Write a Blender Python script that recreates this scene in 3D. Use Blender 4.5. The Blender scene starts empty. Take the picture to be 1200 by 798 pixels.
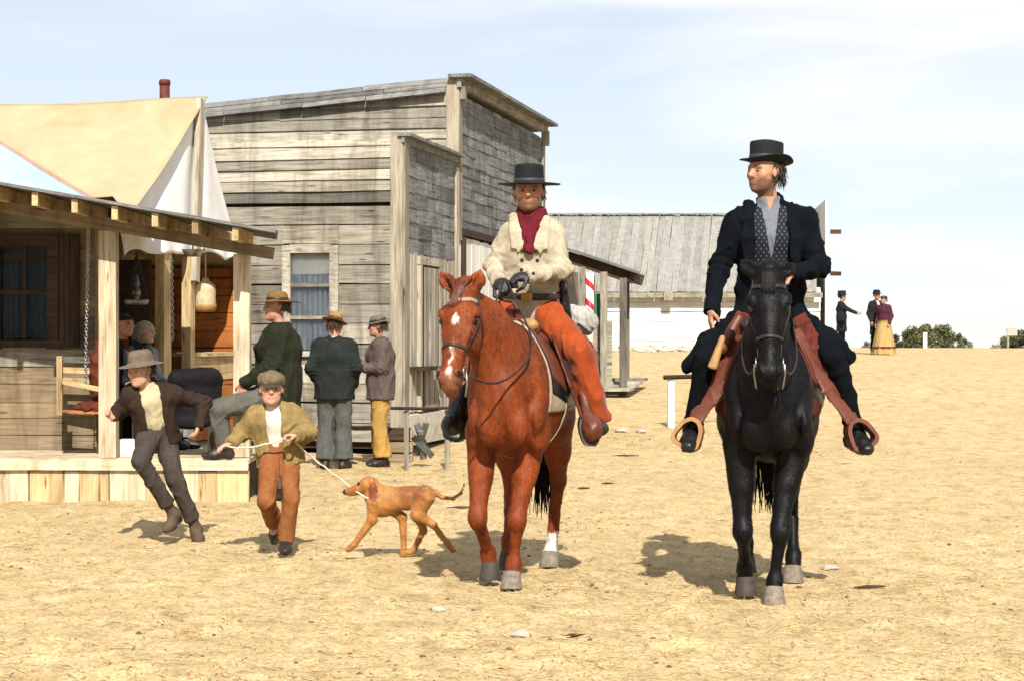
import bpy, bmesh, math, random
import numpy as np
from mathutils import Vector, Matrix
from mathutils.bvhtree import BVHTree
random.seed(7); RNG = np.random.default_rng(7)
sc = bpy.context.scene
COL = sc.collection

# ------------------------------------------------------------------ camera
FPX = 2300.0                      # focal length in pixels of the 1200 px wide photograph
CZ = 1.48
cam = bpy.data.cameras.new('camera'); cam.sensor_width = 36; cam.lens = 36 * FPX / 1200
cam.clip_end = 6000; cam.clip_start = 0.1
camo = bpy.data.objects.new('camera', cam); COL.objects.link(camo)
camo.location = (0, 0, CZ); camo.rotation_euler = (math.pi / 2, 0, 0)
sc.camera = camo

# ------------------------------------------------------------------ sky, sun, exposure
SUN_EL, SUN_AZ = math.radians(41), math.radians(7)      # sun behind the camera, a little to its right
SUN_DIR = Vector((math.sin(SUN_AZ) * math.cos(SUN_EL), -math.cos(SUN_AZ) * math.cos(SUN_EL), math.sin(SUN_EL)))
w = bpy.data.worlds.new('World'); sc.world = w; w.use_nodes = True
nt = w.node_tree; nt.nodes.clear()
N = lambda t: nt.nodes.new(t)
out = N('ShaderNodeOutputWorld'); bg = N('ShaderNodeBackground'); bg.inputs['Strength'].default_value = 0.066
sky = N('ShaderNodeTexSky'); sky.sky_type = 'NISHITA'; sky.sun_disc = False
sky.sun_elevation = SUN_EL; sky.sun_rotation = math.pi - SUN_AZ
sky.air_density = 1.0; sky.dust_density = 1.2; sky.ozone_density = 1.5; sky.altitude = 1500
tc = N('ShaderNodeTexCoord'); sep = N('ShaderNodeSeparateXYZ'); nt.links.new(tc.outputs['Generated'], sep.inputs[0])
mx = N('ShaderNodeMath'); mx.operation = 'MAXIMUM'; mx.inputs[1].default_value = 0.01
nt.links.new(sep.outputs['Z'], mx.inputs[0])
cmb = N('ShaderNodeCombineXYZ')
nt.links.new(sep.outputs['X'], cmb.inputs[0]); nt.links.new(sep.outputs['Y'], cmb.inputs[1]); nt.links.new(mx.outputs[0], cmb.inputs[2])
nt.links.new(cmb.outputs[0], sky.inputs['Vector'])
mp = N('ShaderNodeMapping'); mp.inputs['Scale'].default_value = (2.6, 2.6, 17); mp.inputs['Location'].default_value = (0.35, 0.2, 0.45)
mp.inputs['Rotation'].default_value = (0, math.radians(4), 0)
nt.links.new(cmb.outputs[0], mp.inputs[0])
nz = N('ShaderNodeTexNoise'); nz.inputs['Scale'].default_value = 1.0; nz.inputs['Detail'].default_value = 7; nz.inputs['Roughness'].default_value = 0.52
nz.inputs['Distortion'].default_value = 0.4
nt.links.new(mp.outputs[0], nz.inputs['Vector'])
rp = N('ShaderNodeValToRGB'); rp.color_ramp.elements[0].position = 0.40; rp.color_ramp.elements[1].position = 0.62
rp.color_ramp.elements[0].color = (0.52, 0.52, 0.52, 1); rp.color_ramp.elements[1].color = (0.97, 0.97, 0.97, 1)
nt.links.new(nz.outputs['Fac'], rp.inputs[0])
mixc = N('ShaderNodeMix'); mixc.data_type = 'RGBA'
nt.links.new(rp.outputs[0], mixc.inputs['Factor']); nt.links.new(sky.outputs[0], mixc.inputs['A'])
mixc.inputs['B'].default_value = (9.2, 9.35, 9.6, 1)          # thin high cloud, the same all over the sky
nt.links.new(mixc.outputs['Result'], bg.inputs['Color']); nt.links.new(bg.outputs[0], out.inputs[0])
sun = bpy.data.lights.new('sun', 'SUN'); sun.energy = 5.0; sun.angle = math.radians(0.53); sun.color = (1.0, 0.94, 0.84)
suno = bpy.data.objects.new('sun', sun); COL.objects.link(suno)
suno.rotation_euler = SUN_DIR.to_track_quat('Z', 'Y').to_euler()
sc.view_settings.view_transform = 'Standard'; sc.view_settings.look = 'None'
sc.view_settings.exposure = 0.80; sc.view_settings.gamma = 1.0; sc.view_settings.use_curve_mapping = False

# ------------------------------------------------------------------ helpers: places
def P(px, py, Y):
    return np.array(((px - 600) * Y / FPX, Y, CZ - (py - 400) * Y / FPX))
def GP(px, Y):
    return np.array(((px - 600) * Y / FPX, Y, 0.0))
def unit(v):
    v = np.asarray(v, float); n = np.linalg.norm(v); return v / n if n > 1e-9 else v
_ty = np.array([-60, 0, 23, 27, 30, 33, 36, 40, 45, 52, 58, 64, 80, 120, 300, 1000, 3000.])
_tz = np.array([0, 0, 0, .05, .14, .29, .47, .70, .92, 1.14, 1.23, 1.25, 0.9, -.8, -5, -14, -30.])
def gz(y): return float(np.interp(y, _ty, _tz))

# ------------------------------------------------------------------ helpers: objects
WM = {}
def link(o, parent=None, M=None):
    """link o with world matrix M under parent (parent's world matrix is remembered)"""
    COL.objects.link(o); M = M or Matrix.Identity(4)
    if parent is not None:
        o.parent = parent; o.matrix_basis = WM[parent.name].inverted() @ M
    else:
        o.matrix_basis = M
    WM[o.name] = M
    return o
def tag(o, label=None, cat=None, group=None, kind=None):
    for k, v in (('label', label), ('category', cat), ('group', group), ('kind', kind)):
        if v: o[k] = v
    return o
def thing(name, loc, label, cat, group=None):
    o = bpy.data.objects.new(name, None); o.empty_display_size = .1
    link(o, None, Matrix.Translation(Vector(loc)))
    return tag(o, label, cat, group)
def fast_mesh(name, V, F, smooth=False):
    me = bpy.data.meshes.new(name); V = np.asarray(V, np.float32); F = np.asarray(F, np.int32)
    me.vertices.add(len(V)); me.vertices.foreach_set('co', V.ravel())
    k = F.shape[1]
    me.loops.add(F.size); me.loops.foreach_set('vertex_index', F.ravel())
    me.polygons.add(len(F)); me.polygons.foreach_set('loop_start', np.arange(0, F.size, k, dtype=np.int32))
    me.update(calc_edges=True)
    if smooth: me.polygons.foreach_set('use_smooth', np.ones(len(F), bool))
    return me
def obj(name, V, F, mat, parent=None, smooth=False, origin=None, cols=None):
    """mesh object from world-space vertices"""
    V = np.asarray(V, float)
    if origin is None:
        if parent is not None: origin = np.array(WM[parent.name].translation)
        else: origin = np.array(((V[:, 0].min() + V[:, 0].max()) / 2, (V[:, 1].min() + V[:, 1].max()) / 2, V[:, 2].min()))
    if isinstance(F, np.ndarray): me = fast_mesh(name, V - origin, F, smooth)
    else:
        me = bpy.data.meshes.new(name); me.from_pydata((V - origin).tolist(), [], F); me.update()
        if smooth: me.polygons.foreach_set('use_smooth', np.ones(len(me.polygons), bool))
    if cols is not None:
        a = me.color_attributes.new('Col', 'FLOAT_COLOR', 'POINT')
        c = np.ones((len(V), 4), np.float32); c[:, :3] = cols; a.data.foreach_set('color', c.ravel())
    for m in (mat if isinstance(mat, (list, tuple)) else [mat]): me.materials.append(m)
    o = bpy.data.objects.new(name, me)
    return link(o, parent, Matrix.Translation(Vector(origin)))

class MB:
    """collects shapes that belong to ONE piece"""
    def __init__(s): s.V = []; s.F = []
    def add(s, V, F):
        n = len(s.V); s.V += [tuple(v) for v in V]; s.F += [tuple(i + n for i in f) for f in F]; return s
    def box(s, c, ax, ay, az, jit=0.0):
        """box of centre c and half axes ax, ay, az"""
        c, ax, ay, az = map(lambda q: np.asarray(q, float), (c, ax, ay, az)); V = []
        for i in (-1, 1):
            for j in (-1, 1):
                for k in (-1, 1):
                    V.append(c + i * ax + j * ay + k * az + (RNG.normal(0, jit, 3) if jit else 0))
        return s.add(V, [(0, 1, 3, 2), (4, 6, 7, 5), (0, 4, 5, 1), (2, 3, 7, 6), (0, 2, 6, 4), (1, 5, 7, 3)])
    def tube(s, pts, r, n=8, cap=True):
        pts = [np.asarray(p, float) for p in pts]; m = len(pts)
        rs = r if isinstance(r, (list, tuple, np.ndarray)) else [r] * m
        V = []; F = []; ref = None
        for i, p in enumerate(pts):
            d = unit(pts[min(i + 1, m - 1)] - pts[max(i - 1, 0)])
            if ref is None: ref = np.array((0, 0, 1.)) if abs(d[2]) < .9 else np.array((1., 0, 0))
            a = unit(ref - d * (ref @ d)); ref = a; b = np.cross(d, a)
            for k in range(n):
                t = 2 * math.pi * k / n; V.append(p + rs[i] * (math.cos(t) * a + math.sin(t) * b))
        for i in range(m - 1):
            for k in range(n):
                F.append((i * n + k, i * n + (k + 1) % n, (i + 1) * n + (k + 1) % n, (i + 1) * n + k))
        if cap: F += [tuple(range(n - 1, -1, -1)), tuple((m - 1) * n + k for k in range(n))]
        return s.add(V, F)
    def lathe(s, prof, c, up=(0, 0, 1), n=20, sx=1., sy=1., fwd=None, bend=None):
        """prof: list of (r, z); elliptical by sx, sy; bend(x, y, z) returns extra z"""
        up = unit(up); f = np.asarray(fwd if fwd is not None else ((0, 1, 0) if abs(up[2]) > .5 else (0, 0, 1)), float)
        f = unit(f - up * (f @ up)); sd = np.cross(f, up); V = []; F = []; m = len(prof); c = np.asarray(c, float)
        for r, z in prof:
            for k in range(n):
                t = 2 * math.pi * k / n; x = r * sx * math.cos(t); y = r * sy * math.sin(t)
                zz = z + (bend(x, y, z) if bend else 0)
                V.append(c + sd * x + f * y + up * zz)
        for i in range(m - 1):
            for k in range(n):
                F.append((i * n + k, i * n + (k + 1) % n, (i + 1) * n + (k + 1) % n, (i + 1) * n + k))
        F += [tuple(range(n - 1, -1, -1)), tuple((m - 1) * n + k for k in range(n))]
        return s.add(V, F)
    def build(s, name, mat, parent=None, smooth=False, origin=None):
        return obj(name, s.V, s.F, mat, parent, smooth, origin)

def plank(parent, name, a, b, wdir, width, thick, mat, jit=.004, seg=1, warp=0.0):
    """a board from a to b (centre line), wide along wdir: an object of its own, local x along its length"""
    a = np.asarray(a, float); b = np.asarray(b, float); L = np.linalg.norm(b - a); x = unit(b - a)
    y = unit(np.asarray(wdir, float) - x * (np.asarray(wdir, float) @ x)); z = np.cross(x, y)
    seg = max(seg, 1 + int(L / 1.2)); V = []; F = []
    for i in range(seg + 1):
        lx = L * i / seg; wo = random.gauss(0, jit); wz = random.gauss(0, warp) if warp else 0
        for (sy, sz) in ((-1, -1), (1, -1), (1, 1), (-1, 1)):
            V.append((lx + (random.gauss(0, jit) if i in (0, seg) else 0), sy * width / 2 + wo + random.gauss(0, jit * .6),
                      sz * thick / 2 + wz + random.gauss(0, jit * .3)))
    for i in range(seg):
        for k in range(4): F.append((i * 4 + k, i * 4 + (k + 1) % 4, i * 4 + 4 + (k + 1) % 4, i * 4 + 4 + k))
    F += [(3, 2, 1, 0), tuple(seg * 4 + k for k in range(4))]
    me = bpy.data.meshes.new(name); me.from_pydata(V, [], F); me.update(); me.materials.append(mat)
    M = Matrix(((x[0], y[0], z[0], a[0]), (x[1], y[1], z[1], a[1]), (x[2], y[2], z[2], a[2]), (0, 0, 0, 1)))
    return link(bpy.data.objects.new(name, me), parent, M)

# ------------------------------------------------------------------ helpers: materials
def mat_base(name, rough=.8, spec=.3):
    m = bpy.data.materials.new(name); m.use_nodes = True; nt = m.node_tree; b = nt.nodes['Principled BSDF']
    b.inputs['Roughness'].default_value = rough; b.inputs['Specular IOR Level'].default_value = spec
    return m, nt, b
def node(nt, t, **kw):
    n = nt.nodes.new(t)
    for k, v in kw.items():
        if hasattr(n, k) and not k[0].isupper(): setattr(n, k, v)
        else: n.inputs[k].default_value = v
    return n
def ramp(nt, src, stops):
    r = nt.nodes.new('ShaderNodeValToRGB'); e = r.color_ramp.elements
    while len(e) < len(stops): e.new(.5)
    for q, (p, c) in zip(e, stops): q.position = p; q.color = (*c, 1)
    nt.links.new(src, r.inputs[0]); return r.outputs[0]
def mixrgb(nt, fac, a, b, mode='MIX'):
    m = nt.nodes.new('ShaderNodeMix'); m.data_type = 'RGBA'; m.blend_type = mode
    for s, v in (('Factor', fac), ('A', a), ('B', b)):
        if isinstance(v, bpy.types.NodeSocket): nt.links.new(v, m.inputs[s])
        else: m.inputs[s].default_value = v if s == 'Factor' else (*v, 1)
    return m.outputs['Result']
def coords(nt, scale=(1, 1, 1), src='Object', rand=0.0):
    t = nt.nodes.new('ShaderNodeTexCoord'); m = nt.nodes.new('ShaderNodeMapping'); m.inputs['Scale'].default_value = scale
    o = t.outputs[src]
    if rand:
        oi = nt.nodes.new('ShaderNodeObjectInfo'); ma = node(nt, 'ShaderNodeMath', operation='MULTIPLY'); ma.inputs[1].default_value = rand
        nt.links.new(oi.outputs['Random'], ma.inputs[0]); nt.links.new(ma.outputs[0], m.inputs['Location'])
    nt.links.new(o, m.inputs[0]); return m.outputs[0]
def noise(nt, vec, scale=5, detail=4, rough=.55, dist=0.):
    n = nt.nodes.new('ShaderNodeTexNoise'); n.inputs['Scale'].default_value = scale; n.inputs['Detail'].default_value = detail
    n.inputs['Roughness'].default_value = rough; n.inputs['Distortion'].default_value = dist
    nt.links.new(vec, n.inputs['Vector']); return n.outputs['Fac']
def bump(nt, b, h, strength=.4, dist=.01):
    n = nt.nodes.new('ShaderNodeBump'); n.inputs['Strength'].default_value = strength; n.inputs['Distance'].default_value = dist
    nt.links.new(h, n.inputs['Height']); nt.links.new(n.outputs[0], b.inputs['Normal'])
def dk(c, f): return tuple(max(0, x * f) for x in c)

def wood(name, c1, c2, c3, rough=.85, var=.5, gs=1.0, stain=.75):
    """weathered boards: grain along local x, another tone for every board"""
    m, nt, b = mat_base(name, rough, .2)
    v = coords(nt, (2.2 * gs, 34 * gs, 34 * gs), 'Object', 37.0); g = noise(nt, v, 1.0, 6, .65, .35)
    v2 = coords(nt, (.9, 5, 5), 'Object', 91.0); big = noise(nt, v2, 1.3, 3, .5, .2)
    c = ramp(nt, g, [(.30, c3), (.44, c1), (.60, c2), (.8, dk(c2, 1.15))])
    c = mixrgb(nt, ramp(nt, big, [(.35, (0, 0, 0)), (.7, (.75, .75, .75))]), c, c1)
    oi = nt.nodes.new('ShaderNodeObjectInfo')
    tone = ramp(nt, oi.outputs['Random'], [(0, (1 - var,) * 3), (.35, (.92, .90, .87)), (.7, (1, 1, 1)), (1, (1 + var * .35, 1 + var * .28, 1 + var * .15))])
    c = mixrgb(nt, 1.0, c, tone, 'MULTIPLY')
    vk = coords(nt, (1.6, 9, 9), 'Object', 11.0); k = node(nt, 'ShaderNodeTexVoronoi'); k.inputs['Scale'].default_value = 1.0
    nt.links.new(vk, k.inputs['Vector'])
    c = mixrgb(nt, ramp(nt, k.outputs['Distance'], [(.05, (.8,) * 3), (.13, (0, 0, 0))]), c, dk(c3, .55))
    ge = nt.nodes.new('ShaderNodeNewGeometry'); mp_ = nt.nodes.new('ShaderNodeMapping'); mp_.inputs['Scale'].default_value = (5, 5, .8); nt.links.new(ge.outputs['Position'], mp_.inputs[0])
    c = mixrgb(nt, stain, c, ramp(nt, noise(nt, mp_.outputs[0], 1.0, 5, .65, .4), [(.32, (.45, .42, .38)), (.55, (1, 1, 1))]), 'MULTIPLY')
    nt.links.new(c, b.inputs['Base Color']); bump(nt, b, g, .55, .012)
    return m
def cloth(name, c, rough=.9, var=.22, scale=9, weave=240, sheen=.0, stretch=(1, 1, 1)):
    m, nt, b = mat_base(name, rough, .07)
    v = coords(nt, stretch); n1 = noise(nt, v, scale, 5, .6, .3); n2 = noise(nt, v, weave, 2, .5)
    n3 = noise(nt, v, 55, 3, .6)
    col = ramp(nt, n1, [(.25, dk(c, 1 - var)), (.55, c), (.8, dk(c, 1 + var))])
    col = mixrgb(nt, .5, col, ramp(nt, n3, [(.3, (.7, .7, .7)), (.7, (1.15, 1.15, 1.15))]), 'MULTIPLY')
    nt.links.new(col, b.inputs['Base Color']); b.inputs['Sheen Weight'].default_value = sheen
    h = nt.nodes.new('ShaderNodeMath'); h.operation = 'MULTIPLY_ADD'; h.inputs[1].default_value = .35
    nt.links.new(n2, h.inputs[0]); nt.links.new(n1, h.inputs[2]); bump(nt, b, h.outputs[0], .35, .012)
    return m
def plain(name, c, rough=.6, spec=.4, var=.2, scale=14, metal=0., bumpd=.003):
    m, nt, b = mat_base(name, rough, spec); v = coords(nt); n = noise(nt, v, scale, 5, .6)
    nt.links.new(ramp(nt, n, [(.25, dk(c, 1 - var)), (.75, dk(c, 1 + var))]), b.inputs['Base Color'])
    b.inputs['Metallic'].default_value = metal; bump(nt, b, n, .3, bumpd); return m
def painted(name, rough=.6, spec=.35, scale=30, var=.18, bumpd=.004, stretch=(1, 1, 1), sss=0., coat=0., bs=.35):
    """takes the thing's own colours from the mesh attribute Col"""
    m, nt, b = mat_base(name, rough, spec); a = node(nt, 'ShaderNodeVertexColor'); a.layer_name = 'Col'
    v = coords(nt, stretch); n = noise(nt, v, scale, 5, .62, .2)
    c = mixrgb(nt, 1.0, a.outputs[0], ramp(nt, n, [(.25, (1 - var,) * 3), (.75, (1 + var,) * 3)]), 'MULTIPLY')
    nt.links.new(c, b.inputs['Base Color']); bump(nt, b, n, bs, bumpd)
    m['keep'] = 1 if sss else 0
    if sss:
        b.inputs['Subsurface Weight'].default_value = sss; b.inputs['Subsurface Radius'].default_value = (.012, .005, .003)
    if coat:
        b.inputs['Sheen Weight'].default_value = coat; b.inputs['Sheen Roughness'].default_value = .4
    return m

# ------------------------------------------------------------------ helpers: smooth bodies (distance fields -> mesh)
def smin(a, b, k):
    if k <= 0: return np.minimum(a, b)
    h = np.maximum(k - np.abs(a - b), 0) / k
    return np.minimum(a, b) - h * h * k * .25
class Body:
    def __init__(s, vox=.01): s.vox = vox; s.pr = []
    def _add(s, fn, lo, hi, k, op): s.pr.append((fn, np.asarray(lo, float), np.asarray(hi, float), k, op)); return s
    def cone(s, a, b, ra, rb, k=.03, op='u', wa=None, wb=None, side=None, flat0=False, flat1=False):
        """tapered rounded limb a->b; wa, wb: half widths along side"""
        a = np.asarray(a, float); b = np.asarray(b, float); d = b - a; L = max(np.linalg.norm(d), 1e-6); u = d / L
        sd = None
        if side is not None:
            sd = np.asarray(side, float); sd = unit(sd - u * (sd @ u)); wa = wa or ra; wb = wb or rb
        def fn(X, Y, Z):
            qx, qy, qz = X - a[0], Y - a[1], Z - a[2]; h = qx * u[0] + qy * u[1] + qz * u[2]
            t = np.clip(h / L, 0, 1); r = ra + (rb - ra) * t; tl = t * L
            ox, oy, oz = qx - u[0] * tl, qy - u[1] * tl, qz - u[2] * tl
            if sd is not None:
                w_ = wa + (wb - wa) * t; qs = ox * sd[0] + oy * sd[1] + oz * sd[2]
                o2 = np.maximum(ox * ox + oy * oy + oz * oz - qs * qs, 0); f = r / w_
                dd = (np.sqrt(o2 + (qs * f) ** 2) - r) * np.minimum(1, 1 / f * .5 + .5)
            else: dd = np.sqrt(ox * ox + oy * oy + oz * oz) - r
            if flat1: dd = np.maximum(dd, h - L)
            if flat0: dd = np.maximum(dd, -h)
            return dd
        R = max(ra, rb, wa or 0, wb or 0)
        return s._add(fn, np.minimum(a, b) - R, np.maximum(a, b) + R, k, op)
    def chain(s, pts, rs, k=.03, ws=None, side=None, op='u', flat1=False, flat0=False):
        for i in range(len(pts) - 1):
            s.cone(pts[i], pts[i + 1], rs[i], rs[i + 1], k, op, ws[i] if ws else None, ws[i + 1] if ws else None, side,
                   flat0 and i == 0, flat1 and i == len(pts) - 2)
        return s
    def ell(s, c, r, k=.03, op='u', ax=None):
        """ellipsoid with radii r along the axes ax (rows)"""
        c = np.asarray(c, float); r = np.asarray(r, float); A = np.eye(3) if ax is None else np.array([unit(q) for q in ax])
        def fn(X, Y, Z):
            q = (X - c[0], Y - c[1], Z - c[2]); k0 = 0; k1 = 0
            for i in range(3):
                l = q[0] * A[i, 0] + q[1] * A[i, 1] + q[2] * A[i, 2]
                k0 = k0 + (l / r[i]) ** 2; k1 = k1 + (l / r[i] ** 2) ** 2
            k0 = np.sqrt(k0); k1 = np.sqrt(k1) + 1e-9
            return np.where(k0 < .05, -r.min(), k0 * (k0 - 1) / k1)
        R = r.max(); return s._add(fn, c - R, c + R, k, op)
    def cut(s, fn, lo, hi, k=.0): return s._add(fn, lo, hi, k, 's')
    def keep(s, fn, k=.0): return s._add(fn, None or [0] * 3, [0] * 3, k, 'i')
    def field(s, pad=.03, infl=0.):
        us = [p for p in s.pr if p[4] == 'u']; lo = np.min([p[1] for p in us], 0) - pad - infl; hi = np.max([p[2] for p in us], 0) + pad + infl
        v = s.vox; n = np.ceil((hi - lo) / v).astype(int) + 1
        ax = [(lo[i] + v * np.arange(n[i])).astype(np.float32) for i in range(3)]
        f = np.full(n, 9., np.float32)
        for fn, l, h, k, op in s.pr:
            if op == 'i':
                g = fn(ax[0][:, None, None], ax[1][None, :, None], ax[2][None, None, :]); f = -smin(-f, -g, k) if k else np.maximum(f, g); continue
            m = k + 3 * v + infl
            i0 = np.clip(((l - m - lo) / v).astype(int), 0, n - 1); i1 = np.clip(((h + m - lo) / v).astype(int) + 2, 1, n)
            if (i1 <= i0).any(): continue
            sl = tuple(slice(i0[i], i1[i]) for i in range(3))
            g = fn(ax[0][sl[0]][:, None, None], ax[1][sl[1]][None, :, None], ax[2][sl[2]][None, None, :])
            if op == 'u': f[sl] = smin(f[sl], g, k)
            else: f[sl] = -smin(-f[sl], g, k)
        return f - infl, lo, v
    def mesh(s, infl=0., smooth=1, pad=.03):
        f, lo, v = s.field(pad, infl); return surface_net(f, lo, v, smooth)
def surface_net(f, lo, v, smooth=1):
    s = f < 0
    c = np.stack([s[i:s.shape[0] - 1 + i, j:s.shape[1] - 1 + j, k:s.shape[2] - 1 + k] for i in (0, 1) for j in (0, 1) for k in (0, 1)])
    cnt = c.sum(0); act = (cnt > 0) & (cnt < 8); idx = np.argwhere(act)
    vid = np.full(act.shape, -1, np.int64); vid[act] = np.arange(len(idx))
    off = np.array([(i, j, k) for i in (0, 1) for j in (0, 1) for k in (0, 1)])
    val = np.stack([f[idx[:, 0] + o[0], idx[:, 1] + o[1], idx[:, 2] + o[2]] for o in off], 1)
    acc = np.zeros((len(idx), 3)); num = np.zeros(len(idx))
    for a in range(8):
        for b in range(a + 1, 8):
            if np.abs(off[a] - off[b]).sum() != 1: continue
            va, vb = val[:, a], val[:, b]; x = (va < 0) != (vb < 0)
            t = np.where(x, va / np.where(x, va - vb, 1), 0); p = off[a][None] + t[:, None] * (off[b] - off[a])[None]
            acc += p * x[:, None]; num += x
    V = lo + v * (idx + acc / num[:, None]); Q = []
    for ax in range(3):
        o1, o2 = [(1, 2), (2, 0), (0, 1)][ax]
        sa = [slice(None)] * 3; sb = [slice(None)] * 3; sa[ax] = slice(0, -1); sb[ax] = slice(1, None)
        A = s[tuple(sa)]; B = s[tuple(sb)]; e = np.argwhere(A != B)
        e = e[(e[:, o1] > 0) & (e[:, o2] > 0) & (e[:, o1] < f.shape[o1] - 1) & (e[:, o2] < f.shape[o2] - 1)]
        d1 = np.zeros(3, int); d2 = np.zeros(3, int); d1[o1] = 1; d2[o2] = 1
        g = lambda q: vid[q[:, 0], q[:, 1], q[:, 2]]
        q = np.stack([g(e - d1 - d2), g(e - d2), g(e), g(e - d1)], 1)
        ins = A[e[:, 0], e[:, 1], e[:, 2]]; q[~ins] = q[~ins][:, ::-1]; Q.append(q)
    Q = np.concatenate(Q); Q = Q[(Q >= 0).all(1)]
    for _ in range(smooth): V = lap(V, Q, .5)
    return V, Q
def lap(V, Q, lam):
    E = np.concatenate([Q[:, [i, (i + 1) % 4]] for i in range(4)]); n = len(V)
    cnt = np.bincount(E[:, 0], minlength=n) + np.bincount(E[:, 1], minlength=n)
    S = np.stack([np.bincount(E[:, 0], V[E[:, 1], i], n) + np.bincount(E[:, 1], V[E[:, 0], i], n) for i in range(3)], 1)
    return V + lam * (S / np.maximum(cnt, 1)[:, None] - V)
def vnormals(V, Q):
    fn = np.cross(V[Q[:, 2]] - V[Q[:, 0]], V[Q[:, 3]] - V[Q[:, 1]]); n = np.zeros_like(V)
    for i in range(4):
        for j in range(3): n[:, j] += np.bincount(Q[:, i], fn[:, j], len(V))
    return n / (np.linalg.norm(n, axis=1, keepdims=True) + 1e-12)
def wob(V, scale, seed, dirs=5, aniso=(1, 1, 1)):
    """smooth noise in about -1..1; scale in metres"""
    r = np.random.default_rng(seed); s = 0; W = V * np.asarray(aniso)
    ph = np.stack([np.sin(W @ r.normal(0, 1.3 / scale, 3) + r.uniform(0, 6)) for _ in range(3)], 1) * .9
    for _ in range(dirs): s = s + np.sin(W @ (r.normal(0, 1, 3) * 2.6 / scale) + ph @ r.normal(0, 1, 3) + r.uniform(0, 6))
    return s / dirs * 1.6
def crumple(V, Q, amp, scale, seed, aniso=(1, 1, 1)):
    n = vnormals(V, Q); w_ = wob(V, scale * 1.2, seed, 4, aniso); w2 = np.maximum(0, 1 - np.abs(wob(V, scale * 1.5, seed + 1, 4, aniso)) * 1.7) ** 1.7 - .3
    w3 = wob(V, scale * .45, seed + 2, 4, aniso)
    return V + n * (amp * (.35 * w_ + 1.0 * w2 + .14 * w3))[:, None]
# ------------------------------------------------------------------ materials
OLD = wood('weathered_wood', (.27, .25, .21), (.41, .385, .33), (.075, .062, .05), var=.5)
OLDP = wood('pale_weathered_wood', (.42, .39, .325), (.60, .565, .485), (.13, .11, .085), var=.42)
GREY = wood('grey_wood', (.19, .20, .205), (.30, .31, .315), (.06, .06, .06), var=.45)
BROWNW = wood('brown_house_wood', (.25, .19, .125), (.34, .27, .18), (.12, .085, .05), var=.4)  # brown boards of the porch house, also beam, tent floor and crate
YEL = wood('yellow_pine', (.58, .44, .25), (.72, .58, .36), (.30, .18, .08), var=.32)
PINE = wood('pale_pine', (.62, .52, .37), (.78, .69, .52), (.32, .22, .12), var=.22)
DARKW = wood('dark_wood', (.075, .05, .035), (.11, .075, .05), (.03, .02, .014), var=.4)
REDW = wood('red_brown_wood', (.46, .17, .05), (.58, .24, .07), (.24, .08, .025), var=.25)
WHITEW = wood('whitewashed_wood', (.72, .72, .70), (.80, .80, .78), (.46, .45, .42), var=.10, stain=.3)
SHINGLE = wood('shingle_wood', (.22, .22, .215), (.31, .31, .30), (.12, .115, .11), var=.4)
ROOFB = wood('barn_roof_wood', (.30, .295, .275), (.36, .355, .335), (.20, .19, .175), var=.14, stain=.4)
TRIM = wood('trim_wood', (.44, .39, .31), (.56, .51, .42), (.24, .20, .15), var=.2)
IRON = plain('black_iron', (.018, .018, .02), .45, .5, .3, metal=.6)
RUST = plain('rusty_iron', (.14, .045, .03), .7, .3, .4, 20, .3)
STEEL = plain('steel', (.42, .42, .42), .35, .5, .2, 20, .9)
LEATH = plain('red_brown_leather', (.145, .042, .022), .5, .4, .35, 22)
LEATHD = plain('dark_leather', (.035, .022, .016), .5, .4, .35, 22)
LEATHB = plain('black_leather', (.012, .012, .013), .42, .45, .3, 22)
TANL = plain('tan_leather', (.36, .20, .07), .55, .4, .25, 22)
STONE = plain('pale_stone', (.52, .47, .40), .9, .2, .3, 9, bumpd=.02)
WHITES = plain('white_stone', (.47, .42, .35), .9, .2, .12, 9, bumpd=.01)
ROPE = cloth('rope_fibre', (.50, .43, .32), var=.3, scale=60)
def canvas(name, c, c2, rough=.8, trans=.25):
    m, nt, b = mat_base(name, rough, .15); v = coords(nt, (1, 1, 1)); n = noise(nt, v, 1.3, 5, .6, .5); n2 = noise(nt, v, 160, 2, .5); n3 = noise(nt, v, 6, 4, .6)
    col = ramp(nt, n, [(.3, c2), (.6, c)]); col = mixrgb(nt, .6, col, ramp(nt, n3, [(.3, (.86,) * 3), (.7, (1.04,) * 3)]), 'MULTIPLY')
    nt.links.new(col, b.inputs['Base Color']); bump(nt, b, n2, .25, .004)
    tr = nt.nodes.new('ShaderNodeBsdfTranslucent'); nt.links.new(col, tr.inputs[0])
    mx = nt.nodes.new('ShaderNodeMixShader'); mx.inputs[0].default_value = trans
    nt.links.new(b.outputs[0], mx.inputs[1]); nt.links.new(tr.outputs[0], mx.inputs[2])
    nt.links.new(mx.outputs[0], nt.nodes['Material Output'].inputs[0]); return m
TANC = canvas('tan_canvas', (.57, .46, .30), (.50, .39, .24), trans=.12)
WHITEC = canvas('white_canvas', (.95, .95, .95), (.88, .88, .87), trans=.12)
BLUEC = canvas('pale_blue_canvas', (.42, .52, .60), (.36, .46, .54), trans=.05)
GLASS, _n, _b = mat_base('window_glass', .05, .6); _b.inputs['Base Color'].default_value = (.02, .028, .035, 1)
GLASS2 = plain('dusty_glass', (.10, .13, .16), .12, .6, .2, 5, bumpd=.0005)
CURT = cloth('pale_curtain', (.42, .45, .47), var=.25, scale=14, stretch=(8, 8, .6))
BLIND = cloth('cream_blind', (.68, .66, .56), var=.1)

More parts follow.
